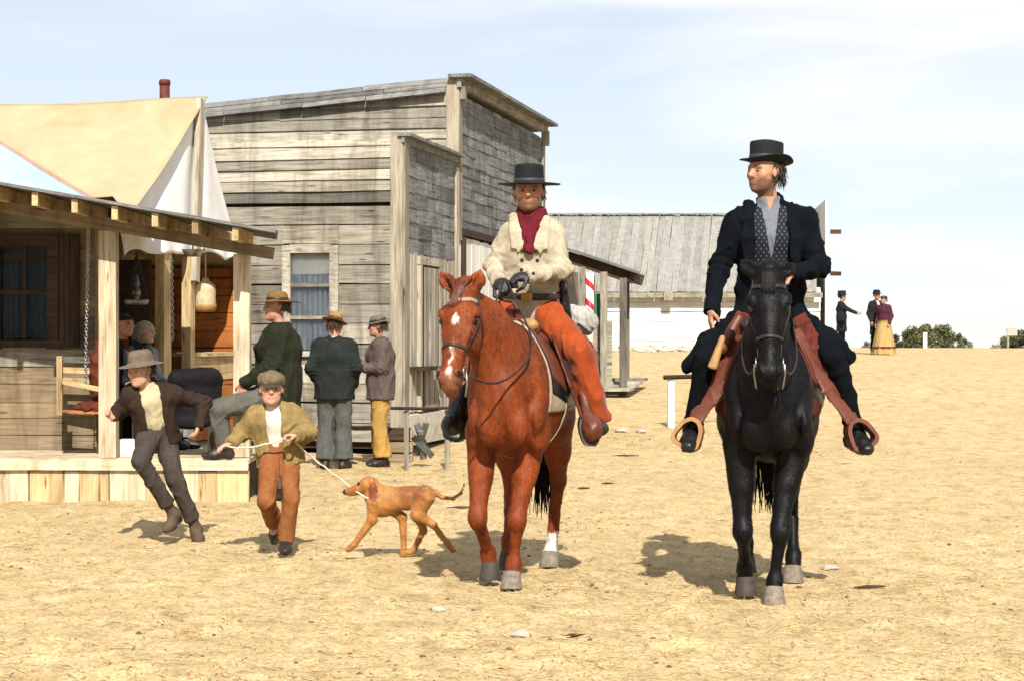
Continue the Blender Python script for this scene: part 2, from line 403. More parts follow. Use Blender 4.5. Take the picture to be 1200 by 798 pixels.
# ------------------------------------------------------------------ ground
def lines(*seg):
    o = [seg[0][0]]
    for a, b, s0, s1 in seg:
        n = max(2, int(round((b - a) / ((s0 + s1) / 2)))); t = np.linspace(0, 1, n + 1)[1:]
        q = (s1 - s0) / (s0 + s1) ; o += list(a + (b - a) * (t * (1 - q) + t * t * q))
    return np.array(o)
xs = lines((-2500, -60, 400, 10), (-60, -8, 8, .35), (-8, 7.5, .075, .075), (7.5, 60, .35, 8), (60, 2500, 10, 400))
ys = lines((-60, 6, 8, .3), (6, 13, .05, .05), (13, 30, .055, .2), (30, 70, .3, .8), (70, 300, 1, 30), (300, 3000, 30, 300))
GX, GY = np.meshgrid(xs, ys, indexing='ij'); V = np.stack([GX.ravel(), GY.ravel(), np.zeros(GX.size)], 1)
tz = np.interp(V[:, 1], _ty, _tz)
for _k in (-3, -1.5, 1.5, 3): tz = tz + np.interp(V[:, 1] + _k, _ty, _tz)
far = np.clip((V[:, 1] - 30) / 25, 0, 1)
near = np.exp(-np.maximum(np.abs(V[:, 0]) - 12, 0) / 10) * np.clip(1.4 - V[:, 1] / 60, .0, 1)
z = tz / 5 + .014 * wob(V, 1.3, 3) * near + .009 * wob(V, .42, 4) * near + .006 * wob(V, .2, 9) * near + .05 * wob(V, 9, 5) * far * (V[:, 1] < 200)
# trodden dirt: shallow hoof prints with a small rim
for _ in range(900):
    hx, hy = random.uniform(-5.5, 6), 7 + 20 * random.random() ** 1.5; r = random.uniform(.06, .11)
    i0, i1 = np.searchsorted(xs, [hx - .35, hx + .35]); j0, j1 = np.searchsorted(ys, [hy - .35, hy + .35])
    ii = (np.arange(i0, i1)[:, None] * len(ys) + np.arange(j0, j1)[None]).ravel()
    d = np.hypot(V[ii, 0] - hx, (V[ii, 1] - hy) * .8); z[ii] += -.02 * np.exp(-(d / r) ** 2) + .012 * np.exp(-((d - r * 1.7) / (r * .6)) ** 2)
V[:, 2] = z; GZV = z.reshape(GX.shape)
def ground_z(x, y):
    i = min(max(np.searchsorted(xs, x), 1), len(xs) - 1); j = min(max(np.searchsorted(ys, y), 1), len(ys) - 1)
    a = (x - xs[i - 1]) / (xs[i] - xs[i - 1]); b = (y - ys[j - 1]) / (ys[j] - ys[j - 1])
    return float((1 - a) * ((1 - b) * GZV[i - 1, j - 1] + b * GZV[i - 1, j]) + a * ((1 - b) * GZV[i, j - 1] + b * GZV[i, j]))
nx, ny = len(xs), len(ys); I = np.arange(nx * ny).reshape(nx, ny)
F = np.stack([I[:-1, :-1].ravel(), I[1:, :-1].ravel(), I[1:, 1:].ravel(), I[:-1, 1:].ravel()], 1)
sand, nt, b = mat_base('sandy_dirt', .95, .12)
v = coords(nt, (1, 1, 1)); vs = coords(nt, (1, .55, 1))
n1 = noise(nt, v, .55, 5, .6, .4); n2 = noise(nt, vs, 4.5, 6, .65, .3); n3 = noise(nt, v, 38, 4, .7); n4 = noise(nt, vs, 13, 5, .7, .6)
c = ramp(nt, n2, [(.28, (.40, .29, .15)), (.46, (.60, .465, .26)), (.66, (.69, .56, .335)), (.85, (.77, .65, .43))])
c = mixrgb(nt, ramp(nt, n1, [(.42, (0, 0, 0)), (.72, (.5, .5, .5))]), c, (.54, .405, .225))
c = mixrgb(nt, ramp(nt, n4, [(.55, (0, 0, 0)), (.70, (.62, .62, .62))]), c, (.33, .235, .14))
c = mixrgb(nt, .9, c, ramp(nt, n3, [(.30, (.42, .39, .34)), (.47, (.93, .92, .90)), (.7, (1.12, 1.12, 1.12))]), 'MULTIPLY')
n5 = noise(nt, coords(nt, (1, .6, 1)), 75, 3, .6); c = mixrgb(nt, ramp(nt, n5, [(.58, (0, 0, 0)), (.66, (.75, .75, .75))]), c, (.26, .185, .115))
nt.links.new(c, b.inputs['Base Color'])
ad = node(nt, 'ShaderNodeMath', operation='MULTIPLY_ADD'); ad.inputs[1].default_value = .35; nt.links.new(n3, ad.inputs[0]); nt.links.new(n4, ad.inputs[2])
bump(nt, b, ad.outputs[0], .8, .03)
tag(obj('ground', V, F, sand, None, True, np.zeros(3)), kind='structure', label='sunlit sandy yellow dirt of the open street', cat='ground')

# straw, chips and clods trodden into the dirt: nobody could count them
SV = []; SF = []; rr = np.random.default_rng(5)
def sliver(x, y, L, wd, a, h):
    z0 = ground_z(x, y); n = len(SV); dx, dy = math.cos(a), math.sin(a); bx, by = -dy * wd, dx * wd; t = rr.uniform(-.25, .25)
    for f, ww, zz in ((-.5, .3, .003 + max(t, 0) * L), (0, 1, .004 + h), (.5, .3, .003 + max(-t, 0) * L)):
        SV.append((x + dx * L * f + bx * ww, y + dy * L * f + by * ww, z0 + zz)); SV.append((x + dx * L * f - bx * ww, y + dy * L * f - by * ww, z0 + zz + .002))
    SF.append((n, n + 1, n + 3, n + 2)); SF.append((n + 2, n + 3, n + 5, n + 4))
cl = [(rr.uniform(-6, 6), 8 + 22 * rr.random() ** 1.3) for _ in range(120)]
for i in range(24000):
    if i % 3: y = 7.5 + 24 * rr.random() ** 1.6; x = rr.uniform(-.36, .36) * y * 1.15
    else:
        q = cl[rr.integers(len(cl))]; x = q[0] + rr.normal(0, .35); y = q[1] + rr.normal(0, .5)
    sliver(x, y, rr.uniform(.02, .10), rr.uniform(.0015, .004), rr.uniform(0, 3.14), rr.uniform(0, .008))
straw = plain('straw_litter', (.50, .37, .18), .9, .2, .5, 3)
tag(obj('straw_litter', SV, SF, straw, None, False, np.zeros(3)), 'short bits of straw trodden into the sandy dirt', 'straw', kind='stuff')
def blob(c, r, n=0, sq=.6):
    """a small rough stone"""
    t = (1 + 5 ** .5) / 2
    B = np.array([(-1, t, 0), (1, t, 0), (-1, -t, 0), (1, -t, 0), (0, -1, t), (0, 1, t), (0, -1, -t), (0, 1, -t), (t, 0, -1), (t, 0, 1), (-t, 0, -1), (-t, 0, 1)]) / 1.9
    B = B * (1 + rr.normal(0, .14, (12, 1))) * np.array((rr.uniform(.8, 1.3), rr.uniform(.8, 1.2), sq)) * r
    a = rr.uniform(0, 6.28); R = np.array(((math.cos(a), -math.sin(a), 0), (math.sin(a), math.cos(a), 0), (0, 0, 1)))
    return B @ R.T + np.asarray(c), ICF
ICF = [(0, 11, 5), (0, 5, 1), (0, 1, 7), (0, 7, 10), (0, 10, 11), (1, 5, 9), (5, 11, 4), (11, 10, 2), (10, 7, 6), (7, 1, 8), (3, 9, 4), (3, 4, 2), (3, 2, 6), (3, 6, 8), (3, 8, 9), (4, 9, 5), (2, 4, 11), (6, 2, 10), (8, 6, 7), (9, 8, 1)]
mb = MB(); mb2 = MB()
for i in range(5200):
    if i % 2: y = 7.5 + 26 * rr.random() ** 1.5; x = rr.uniform(-.37, .37) * y * 1.1
    else:
        q = cl[rr.integers(len(cl))]; x = q[0] + rr.normal(0, .4); y = q[1] + rr.normal(0, .6)
    r = .005 + .014 * rr.random() ** 3; (mb if i % 4 else mb2).add(*blob((x, y, ground_z(x, y) + r * .1), r))
tag(mb.build('clods', plain('dirt_clods', (.47, .34, .185), .95, .1, .35, 4), None, False, np.zeros(3)), 'small clods and pebbles of tan dirt strewn over the street', 'clods', kind='stuff')
tag(mb2.build('dark_chips', plain('dark_chips', (.15, .10, .065), .95, .1, .4, 4), None, False, np.zeros(3)), 'dark chips of bark and dung strewn over the street', 'chips', kind='stuff')
for px, py, r, lab in ((513, 716, .05, 'pale stone on the sand below the brown horse'), (611, 750, .05, 'white stone on the sand nearest the camera'),
                       (972, 668, .045, 'small white stone on the sand right of the black horse'), (728, 503, .11, 'white rock on the sand behind the rider in orange chaps'),
                       (752, 504, .09, 'smaller white rock between the two riders by the larger rock')):
    Y = CZ * FPX / (py - 400)
    if py < 520: Y = 29.
    x = (px - 600) / FPX * Y; tag(MB().add(*blob((x, Y, ground_z(x, Y) + r * .25), r, sq=.5)).build('stone', WHITES), lab, 'stone', 'white stones on the sand')
for px, py, L, lab in ((458, 596, .3, 'dark stick on the sand behind the dog'), (540, 600, .25, 'short dark stick by the foreleg of the brown horse'),
                       (684, 574, .13, 'dark wood chip on the sand right of the brown horse'), (712, 570, .13, 'dark clod of dung beside the wood chip right of the brown horse'),
                       (733, 538, .35, 'long thin stick on the sand beyond the brown horse'), (672, 745, .12, 'brown leaf of bark on the sand in the foreground'),
                       (1020, 692, .2, 'thin dark twig on the sand right of the black horse')):
    Y = CZ * FPX / (py - 400); x = (px - 600) / FPX * Y; z0 = ground_z(x, Y)
    tag(MB().tube([(x - L / 2, Y, z0 + .012), (x - L * .1, Y + .02, z0 + .016), (x + L / 2, Y + .05, z0 + .014)], [.004, .011, .005], 6).build('stick', DARKW), lab, 'stick', 'sticks and chips on the sand')
rb = MB()
for i in range(260):
    y = rr.uniform(52, 64); x = rr.uniform(2.5, 7.5) + (y - 56) * .1; r = rr.uniform(.04, .16); rb.add(*blob((x, y, ground_z(x, y) + r * .2), r))
tag(rb.build('rubble', STONE, None, False, np.zeros(3)), 'low line of rubble stones in front of the white barn', 'rubble', kind='stuff')

# ------------------------------------------------------------------ the street frame
D = np.array((.2063, .9785, 0)); Wd = np.array((-.9785, .2063, 0)); UP = np.array((0, 0, 1.))
C0 = np.array(((470 - 600) / FPX * 25, 25., 0.))
def S(t, s=0., z=0.): return C0 + D * t + Wd * s + UP * z        # t along the street front, s back from it
NS = -D; NF = -Wd
def courses(par, name, p0, along, length, z0, z1, h, t, mat, out, lap=0., splits=1, zcut=None, jit=.004, warp=.003, holes=(), pieces=False):
    """horizontal boards, each an object; out: outward normal; lap leans each board out at its foot"""
    z = z0; row = 0
    while z < z1 - .02:
        hh = min(h * random.uniform(.94, 1.06), z1 - z); L = length
        if zcut: L = min(length, zcut(z + hh))
        segs = [(0.02, L)]
        for hz0, hz1, ha, hb in holes:
            if z + hh > hz0 + .02 and z < hz1 - .02:
                for lo_, hi_ in ((z, hz0), (hz1, z + hh)):
                    if hi_ - lo_ > .03: plank(par, name, p0 + along * ha + UP * (lo_ + hi_) / 2 + out * (t / 2), p0 + along * hb + UP * (lo_ + hi_) / 2 + out * (t / 2), UP, (hi_ - lo_) * .96, t, mat if not isinstance(mat, list) else mat[0], jit, 1, warp)
                segs = [q for a, b_ in segs for q in ((a, min(b_, ha)), (max(a, hb), b_)) if q[1] - q[0] > .05]
        for a, b_ in segs:
            cuts = [a]
            if b_ - a > 1.4 and random.random() < splits: cuts.append(a + (b_ - a) * random.uniform(.3, .7))
            if pieces:
                cuts = [a]
                while cuts[-1] < b_ - .9: cuts.append(cuts[-1] + random.uniform(.35, .8))
            cuts.append(b_)
            for i in range(len(cuts) - 1):
                o = out * (t / 2 + random.uniform(0, .006))
                A = p0 + along * (cuts[i] + .002) + UP * (z + hh / 2) + o; B = p0 + along * (cuts[i + 1] - .003) + UP * (z + hh / 2 + random.gauss(0, .004)) + o
                plank(par, name, A, B, UP + (-out) * lap, hh * (1.12 if lap else .945), t, mat if not isinstance(mat, list) else random.choice(mat), jit, 1, warp)
        z += hh; row += 1
def vboards(par, name, p0, along, length, z0, z1, wdt, t, mat, out, jit=.004, gap=.985):
    x = 0
    while x < length - .02:
        ww = min(wdt * random.uniform(.8, 1.2), length - x); o = out * (t / 2 + random.uniform(0, .008)); c = p0 + along * (x + ww / 2) + o
        plank(par, name, c + UP * (z0 + random.uniform(0, .01)), c + UP * (z1 - random.uniform(0, .02)), along, ww * gap, t, mat if not isinstance(mat, list) else random.choice(mat), jit); x += ww
def bar(par, name, a, b, w_, t, mat, side=UP, jit=.002): return plank(par, name, a, b, side, w_, t, mat, jit)
def window(par, p, al, out, w_, h_, rows, cols, frame_mat, curtain=CURT, blind=0.):
    """p lower left corner"""
    f = MB(); d = .05
    for q, ax, ay in ((p + al * (-.05) + UP * h_ / 2, al * .055, UP * (h_ / 2 + .1)), (p + al * (w_ + .05) + UP * h_ / 2, al * .055, UP * (h_ / 2 + .1)),
                      (p + al * w_ / 2 + UP * (h_ + .055), al * (w_ / 2), UP * .055), (p + al * w_ / 2 - UP * .05, al * (w_ / 2 + .13), UP * .035)):
        f.box(q + out * d, ax, ay, out * .03, .002)
    fr = f.build('window', frame_mat, par)
    for i in range(1, rows): MB().box(p + al * w_ / 2 + UP * h_ * i / rows + out * .03, al * w_ / 2, UP * .02, out * .018).build('glazing_bar', frame_mat, fr)
    for i in range(1, cols): MB().box(p + al * w_ * i / cols + UP * h_ / 2 + out * .031, al * .015, UP * h_ / 2, out * .016).build('glazing_bar', frame_mat, fr)
    for i in range(rows):
        for j in range(cols):
            MB().box(p + al * w_ * (j + .5) / cols + UP * h_ * (i + .5) / rows + out * .02, al * w_ / cols / 2, UP * h_ / rows / 2, out * .003).build('pane', PANE, fr)
    if curtain:
        n = 24; V = []; F = []
        for i in range(n + 1):
            for zz in (0., h_ * (.82 if not blind else 1 - blind)):
                V.append(p + al * (w_ * i / n) + UP * zz + out * (-.02 + .012 * math.sin(i * 1.9) + .006 * math.sin(i * 4.1)))
        for i in range(n): F.append((2 * i, 2 * i + 2, 2 * i + 3, 2 * i + 1))
        obj('curtain', V, F, curtain, fr)
    if blind: MB().box(p + al * w_ / 2 + UP * h_ * (1 - blind / 2) - out * .015, al * w_ / 2, UP * h_ * blind / 2, out * .004).build('blind', BLIND, fr)
    return fr
PANE, _n2, _b2 = mat_base('pane_glass', .03, .5); _b2.inputs['Base Color'].default_value = (.9, .95, 1, 1); _b2.inputs['Transmission Weight'].default_value = 1.0; _b2.inputs['IOR'].default_value = 1.1

# ---- the small plank store with false front (nearest of the row)
st = thing('plank_store', S(0), 'small weathered plank store with one window, standing in front of the taller store', 'building', 'wooden stores of the row')
LA = 4.6; wz0, wz1 = 1.36, 2.60; wa, wb = .92, 1.46
MB().box(S(1.45, LA / 2 + .05, 1.85), Wd * (LA / 2 - .06), D * 1.40, UP * 1.75).build('wall', DARKW, st)     # dark carcass behind the boards
courses(st, 'plank', S(0), Wd, LA, .18, 3.22, .25, .028, [OLD, OLD, OLD, OLDP], NS, 0, .45, holes=((wz0 - .1, wz1 + .12, wa - .1, wb + .1),))
courses(st, 'plank', S(0), Wd, LA, 3.25, 4.03, .14, .026, [OLDP, OLD], NS, .17, .6)
bar(st, 'corner_board', S(-.045, .045, .1), S(-.045, .045, 4.07), .16, .03, TRIM, Wd)
bar(st, 'corner_board', S(.06, -.05, .1), S(.06, -.05, 4.0), .2, .03, OLD, D)
courses(st, 'plank', S(.14), D, 2.7, 2.62, 3.98, .2, .03, GREY, NF, .04, .7, pieces=True)
vboards(st, 'board', S(.16, 0), D, 2.6, .55, 2.62, .17, .03, [OLDP, OLD, OLDP], NF, gap=.8)
bar(st, 'corner_board', S(2.84, -.05, .1), S(2.84, -.05, 3.92), .16, .035, OLDP, D)
bar(st, 'cornice', S(-.1, -.06, 4.09), S(2.95, -.06, 4.09), .17, .04, GREY, Wd)
bar(st, 'cornice', S(-.08, -.045, 4.03), S(2.93, -.045, 4.03), .08, .035, GREY, UP)
MB().box(S(1.4, -.04, .34), D * 1.4, Wd * .05, UP * .20, .02).build('foundation', STONE, st)
bar(st, 'door_frame', S(.72, -.06, .55), S(.72, -.06, 2.5), .1, .05, TRIM, D); bar(st, 'door_frame', S(1.75, -.06, .55), S(1.75, -.06, 2.5), .1, .05, TRIM, D)
bar(st, 'door_frame', S(.66, -.062, 2.52), S(1.81, -.062, 2.52), .1, .05, TRIM, UP)
MB().box(S(1.235, -.055, 1.5), D * .46, Wd * .022, UP * .96, .002).build('door', DARKW, st)
for _t in (.98, 1.235, 1.5): bar(st, 'door_board', S(_t, -.085, .58), S(_t, -.085, 2.44), .2, .02, OLD, D)
bar(st, 'shelf', S(.3, -.12, 1.12), S(1.2, -.12, 1.12), .3, .05, DARKW, Wd)
window(st, S(0, wa, wz0) + NS * .0 + Wd * 0, Wd, NS, wb - wa, wz1 - wz0, 3, 1, OLDP, CURT, .22)

# ---- the tall store behind it
T0, T1 = 2.95, 9.3
ts = thing('tall_store', S(T0), 'tall grey weathered store with a plank false front, behind the small store', 'building', 'wooden stores of the row')
LB = 6.
top = lambda s: 5.02 - .075 * s
MB().box(S((T0 + T1) / 2, LB / 2 + .1, 2.2), Wd * (LB / 2 - .08), D * ((T1 - T0) / 2 - .06), UP * 2.15).build('wall', DARKW, ts)
courses(ts, 'plank', S(T0), Wd, LB, 3.9, 5.06, .15, .028, [OLDP, OLDP, OLD], NS, .15, .7, zcut=lambda z: max(.3, (5.13 - z) / .075))
courses(ts, 'plank', S(T0 + .14), D, T1 - T0 - .14, 3.06, 4.98, .155, .03, GREY, NF, .06, 1, pieces=True)
# shingled roof strip falling to the back
for r in range(3):
    s0 = .12
    while s0 < LB - .1:
        s1 = min(LB, s0 + random.uniform(.7, 1.6)); a0 = S(T0 - .13 + r * .07, s0, top(s0) + r * .075 + .01); b0 = S(T0 - .13 + r * .07, s1 - .01, top(s1) + r * .075 + .01 + random.gauss(0, .004))
        plank(ts, 'roof_board', a0, b0, D + UP * .9, .12, .02, SHINGLE, .003); s0 = s1
V = [S(T0 + .1, -.0, 5.16), S(T0 + .1, LB, top(LB) + .16), S(T1, LB, top(LB) + .16), S(T1, 0, 5.16)]
obj('roof', V + [q - UP * .06 for q in V], [(0, 1, 2, 3), (7, 6, 5, 4), (0, 4, 5, 1), (1, 5, 6, 2), (2, 6, 7, 3), (3, 7, 4, 0)], SHINGLE, ts)
bar(ts, 'corner_board', S(T0 - .04, .03, 3.0), S(T0 - .04, .03, 5.2), .18, .04, TRIM, Wd)
bar(ts, 'corner_board', S(T0 + .05, -.05, 2.9), S(T0 + .05, -.05, 5.16), .2, .04, OLD, D)
bar(ts, 'corner_board', S(T1 - .05, -.05, 3.0), S(T1 - .05, -.05, 5.1), .16, .04, OLD, D)
bar(ts, 'cornice', S(T0 - .16, -.1, 5.22), S(T1 + .14, -.1, 5.22), .34, .05, GREY, Wd)
bar(ts, 'cornice', S(T0 - .1, -.075, 5.13), S(T1 + .1, -.075, 5.13), .13, .06, OLD, UP)
bar(ts, 'bracket', S(T0 + .02, -.1, 4.9), S(T0 + .02, -.1, 5.1), .1, .1, OLDP, D); bar(ts, 'bracket', S(T1 - .05, -.1, 4.85), S(T1 - .05, -.1, 5.1), .1, .1, OLDP, D)
bar(ts, 'beam', S(T0 + .1, -.04, 3.02), S(T1, -.04, 3.02), .1, .08, DARKW, UP)
vboards(ts, 'board', S(T0 + .1, -.01), D, T1 - T0 - .1, .3, 2.95, .3, .03, WHITEW, NF)
bar(ts, 'post', S(T0 + .2, -.07, .2), S(T0 + .2, -.07, 2.95), .12, .06, DARKW, D)

# ---- low shop with a porch and a striped pole, far down the row
ps = thing('porch_shop', S(11.), 'low shop with a dark shed porch on posts, past the tall store', 'building', 'wooden stores of the row')
MB().box(S(13.4, 2.2, 1.6), Wd * 2.1, D * 2.2, UP * 1.2).build('wall', OLD, ps)
gb = gz(36.2)
pa, pb = P(664, 293, 36.), P(742, 319, 36.2)
for i in range(4):
    o = D * (.02 + i * .36); plank(ps, 'roof_board', pa + o + UP * .0, pb + o + (pb - pa) * (.04 - .03 * i), D, .35, .035, GREY, .006)
for i in range(2): bar(ps, 'beam', pa + D * (.08 + i * 1.2) - UP * .14, pb + D * (.08 + i * 1.2) - UP * .14, .2, .09, DARKW, UP)
bar(ps, 'beam', pb - UP * .12 - D * .0 + np.array((-.1, 0, 0)), pb - UP * .12 + D * 1.4 + np.array((-.1, 0, 0)), .16, .09, DARKW, UP)
for px, py in ((682, 314), (707, 320), (730, 327)):
    q = P(px, py, 36.12); plank(ps, 'post', np.array((q[0], q[1], gz(36.1) - .05)), q, (1, 0, 0), .13, .11, OLD, .004)
for t in (1.25,):
    q = P(722, 327, 36.2) + D * t; plank(ps, 'post', np.array((q[0], q[1], gz(q[1]) - .05)), q, (1, 0, 0), .12, .11, OLD, .004)
for i in range(4): q = S(11.3 + i * .6, -.35 - .0, gz(36) + .12 + .05 * i); plank(ps, 'deck_board', q, q + NF * .95, D, .55, .05, OLDP, .004)
bp = thing('barber_pole', (P(691, 372, 36.)[0], 36., gz(36)), 'red and white striped pole under the porch of the far shop', 'pole')
m, nt, b = mat_base('barber_stripes', .5); vv = coords(nt); sp = nt.nodes.new('ShaderNodeSeparateXYZ'); nt.links.new(vv, sp.inputs[0])
at = node(nt, 'ShaderNodeMath', operation='ARCTAN2'); nt.links.new(sp.outputs[1], at.inputs[0]); nt.links.new(sp.outputs[0], at.inputs[1])
ma = node(nt, 'ShaderNodeMath', operation='MULTIPLY_ADD'); nt.links.new(sp.outputs[2], ma.inputs[0]); ma.inputs[1].default_value = 17.; nt.links.new(at.outputs[0], ma.inputs[2])
sn = node(nt, 'ShaderNodeMath', operation='SINE'); nt.links.new(ma.outputs[0], sn.inputs[0])
nt.links.new(ramp(nt, sn.outputs[0], [(.49, (.78, .76, .74)), (.53, (.55, .02, .03))]), b.inputs['Base Color'])
_z = gz(36); MB().tube([(bp.location[0], 36., _z + .55), (bp.location[0], 36., 2.72)], .075, 14).build('striped_shaft', m, bp, True)
MB().lathe([(.05, 0), (.1, .02), (.11, .5), (.08, .56)], (bp.location[0], 36., _z)).build('base', OLDP, bp, True)
q = P(698, 362, 36.6); tag(MB().box((q[0], q[1], q[2]), (.22, 0, 0), (0, .15, 0), (0, 0, .26), .004).build('crate', plain('green_paint', (.05, .16, .08), .7)), 'green painted crate on the porch of the far shop', 'crate')
q2 = (q[0], q[1], gz(36.6)); tag(MB().box((q[0], q[1], (q[2] - .26 + gz(36.6)) / 2), (.3, 0, 0), (0, .2, 0), (0, 0, (q[2] - .26 - gz(36.6)) / 2), .003).build('bench', OLD), 'plank bench carrying the green crate on the far porch', 'bench')

# ---- the white barn
YB = 66.; bx0 = (590 - 600) / FPX * YB; bx1 = (962 - 600) / FPX * YB
barn = thing('white_barn', ((bx0 + bx1) / 2, YB, gz(YB)), 'long whitewashed barn with a grey board roof at the end of the street', 'barn')
ez = P(0, 338, YB)[2]; rz = P(0, 254, YB + 3.2)[2]; LBn = bx1 - bx0; EX = np.array((1., 0, 0)); EY = np.array((0, 1., 0))
MB().box(((bx0 + bx1) / 2, YB + 3.2, (gz(YB) + ez) / 2 - .1), EX * (LBn / 2 - .05), EY * 3.1, UP * ((ez - gz(YB)) / 2)).build('wall', OLD, barn)
courses(barn, 'plank', np.array((bx0, YB + .1, gz(YB) - .1)), EX, LBn, .0, ez - gz(YB) + .1, .33, .04, WHITEW, -EY, .0, .5, jit=.010)
sh = .6          # the roof boards lean a little along the slope
x = bx0
while x < bx1 - .05:
    ww = min(random.uniform(.18, .27), bx1 - x); c0 = np.array((x + ww / 2 - .2, YB - .35, ez - .18 + random.uniform(0, .02))); c1 = np.array((x + ww / 2 + sh - .2, YB + 3.25, rz + random.uniform(0, .02)))
    plank(barn, 'roof_board', c0, c1, EX, ww * .975, .04, ROOFB, .008); x += ww
obj('back_roof', [(bx0 + .4, YB + 3.25, rz - .03), (bx1 + .4, YB + 3.25, rz - .03), (bx1 + .4, YB + 7, ez), (bx0 + .4, YB + 7, ez)], [(0, 1, 2, 3)], ROOFB, barn)
bar(barn, 'ridge_board', (bx0 + .3, YB + 3.2, rz + .06), (bx1 + .45, YB + 3.2, rz + .06), .22, .05, ROOFB, EY)
bar(barn, 'eave_board', (bx0 - .2, YB - .32, ez - .27), (bx1, YB - .32, ez - .27), .16, .05, OLD, UP)
bar(barn, 'beam_end', (P(782, 342, YB)[0], YB - .45, ez - .3), (P(782, 342, YB)[0], YB, ez - .3), .3, .3, OLDP, UP)
zt = P(0, 235, YB)[2]; fx = bx1 + .1
vboards(barn, 'front_board', np.array((fx + .02, YB - .15, gz(YB) - .1)), unit((.08, 1, 0)), 7, 0, zt - gz(YB) + .1, .42, .08, WHITEW, EX)
for yy in (273, 322): q = P(975, yy, YB); bar(barn, 'beam_end', q - EX * .05, q + EX * .3, .14, .14, DARKW, UP)

# ---- porch house on the left
YD, YW = 18.1, 19.4; DZ = .40
ph = thing('porch_house', (-4.5, YD, 0), 'brown plank house with a raised porch, window and shed roof at the left', 'building')
xl, xr = -8.6, -2.42; xw = -4.06
for i in range(9):
    y = YD - .03 + .148 * (i + .5); plank(ph, 'deck_board', (xl, y, DZ - .025), (xr if y < YW + .1 else xw, y, DZ - .025 + random.gauss(0, .002)), EY, .142, .045, PINE, .002)
for i in range(6):
    y = YW + .05 + .15 * (i + .5); plank(ph, 'deck_board', (xw, y, DZ - .025), (xr, y, DZ - .025), EY, .142, .045, PINE, .002)
bar(ph, 'deck_edge', (xl, YD - .05, DZ - .065), (xr, YD - .05, DZ - .065), .09, .04, PINE, UP)
vboards(ph, 'skirt_board', np.array((xl, YD - .0, 0)), EX, xr - xl, -.06, DZ - .10, .15, .025, [YEL, YEL, PINE], -EY)
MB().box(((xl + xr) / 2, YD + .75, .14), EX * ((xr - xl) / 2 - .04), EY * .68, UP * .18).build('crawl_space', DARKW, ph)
MB().box(((xl + xw) / 2, YW + 1.2, 1.5), EX * ((xw - xl) / 2 - .03), EY * 1.15, UP * 1.35).build('wall', DARKW, ph)
hw0, hw1 = P(0, 398, YW)[2], P(0, 290, YW)[2]; ha, hb = P(2, 0, YW)[0] - xl, P(58, 0, YW)[0] - xl
courses(ph, 'plank', np.array((xl, YW, 0)), EX, xw - xl, DZ, 2.86, .17, .026, [BROWNW, BROWNW, OLD], -EY, .06, .3, holes=((hw0 - .08, hw1 + .1, ha - .1, hb + .1),))
courses(ph, 'plank', np.array((xw + .0, YW + .02, 0)), EY, 2.2, DZ, 2.6, .17, .026, BROWNW, EX, .06, .3)
bar(ph, 'corner_board', (xw + .0, YW - .03, DZ), (xw + .0, YW - .03, 2.8), .1, .03, BROWNW, EX)
window(ph, np.array((xl + ha, YW, hw0)), EX, -EY, hb - ha, hw1 - hw0, 2, 2, DARKW, cloth('dark_curtain', (.06, .075, .09), var=.3, scale=14, stretch=(8, 8, .6)))
sa = P(64, 400, YW - .06); 
for i in range(5): plank(ph, 'shutter_board', (sa[0] + .05 * i + .02, sa[1], hw0 - .08), (sa[0] + .05 * i + .02, sa[1], hw1 + .12), EX, .047, .03, DARKW, .002)
# posts, beam, purlins and roof
YR0, YR1 = 17.55, 19.5
def rz_at(x): return 2.45 + (-2.09 - x) * .174
for px, wd in ((125, .16), (281, .15), (-190, .16)):
    x = P(px, 0, YD)[0]; yp = YD + (.09 if px < 200 else .17); plank(ph, 'post', (x, yp, DZ), (x, yp, rz_at(x) - .24), EX, wd, .14, PINE, .001)
bar(ph, 'beam', (xl, YD + .02, rz_at(xl) - .19), (-2.2, YD + .02, rz_at(-2.2) - .19), .11, .09, BROWNW, UP)
x = xl
while x < -2.2:
    q = np.array((x, 0, rz_at(x) - .085)); 
    plank(ph, 'rafter', q + EY * (YR0 + .04), q + EY * (YR1 + .2 if x < -2.6 else 18.6), EX, .055, .12, YEL, .001); x += .36
nb = 14
for i in range(nb):
    y = YR0 + .14 * (i + .5); plank(ph, 'roof_board', (xl, y, rz_at(xl)), (-.1200 * y, y, rz_at(-.1200 * y)), EY, .136, .028, GREY, .003)
# the pale canvas over the house
q = [P(142, 262, 18.9), P(-260, 165, 18.9), P(-260, 15, 21.), P(108, 238, 19.5)]
n = 12; V = []; F = []
for i in range(n + 1):
    for j in range(n + 1):
        a, b_ = i / n, j / n; p_ = (1 - a) * (1 - b_) * q[0] + a * (1 - b_) * q[1] + a * b_ * q[2] + (1 - a) * b_ * q[3]
        V.append(p_ + UP * (.012 * math.sin(a * 17 + b_ * 3) + .01 * math.sin(b_ * 9 - a * 5)))
for i in range(n):
    for j in range(n): F.append((i * (n + 1) + j, (i + 1) * (n + 1) + j, (i + 1) * (n + 1) + j + 1, i * (n + 1) + j + 1))
o = obj('canvas_roof', V, F, BLUEC, ph, True); sm = o.modifiers.new('thick', 'SOLIDIFY'); sm.thickness = .015
MB().tube([q[0], q[3] + (0, 0, .02), q[2] + (0, 0, .02)], .03, 8).build('canvas_hem', cloth('pink_hem', (.48, .28, .22)), ph, True)

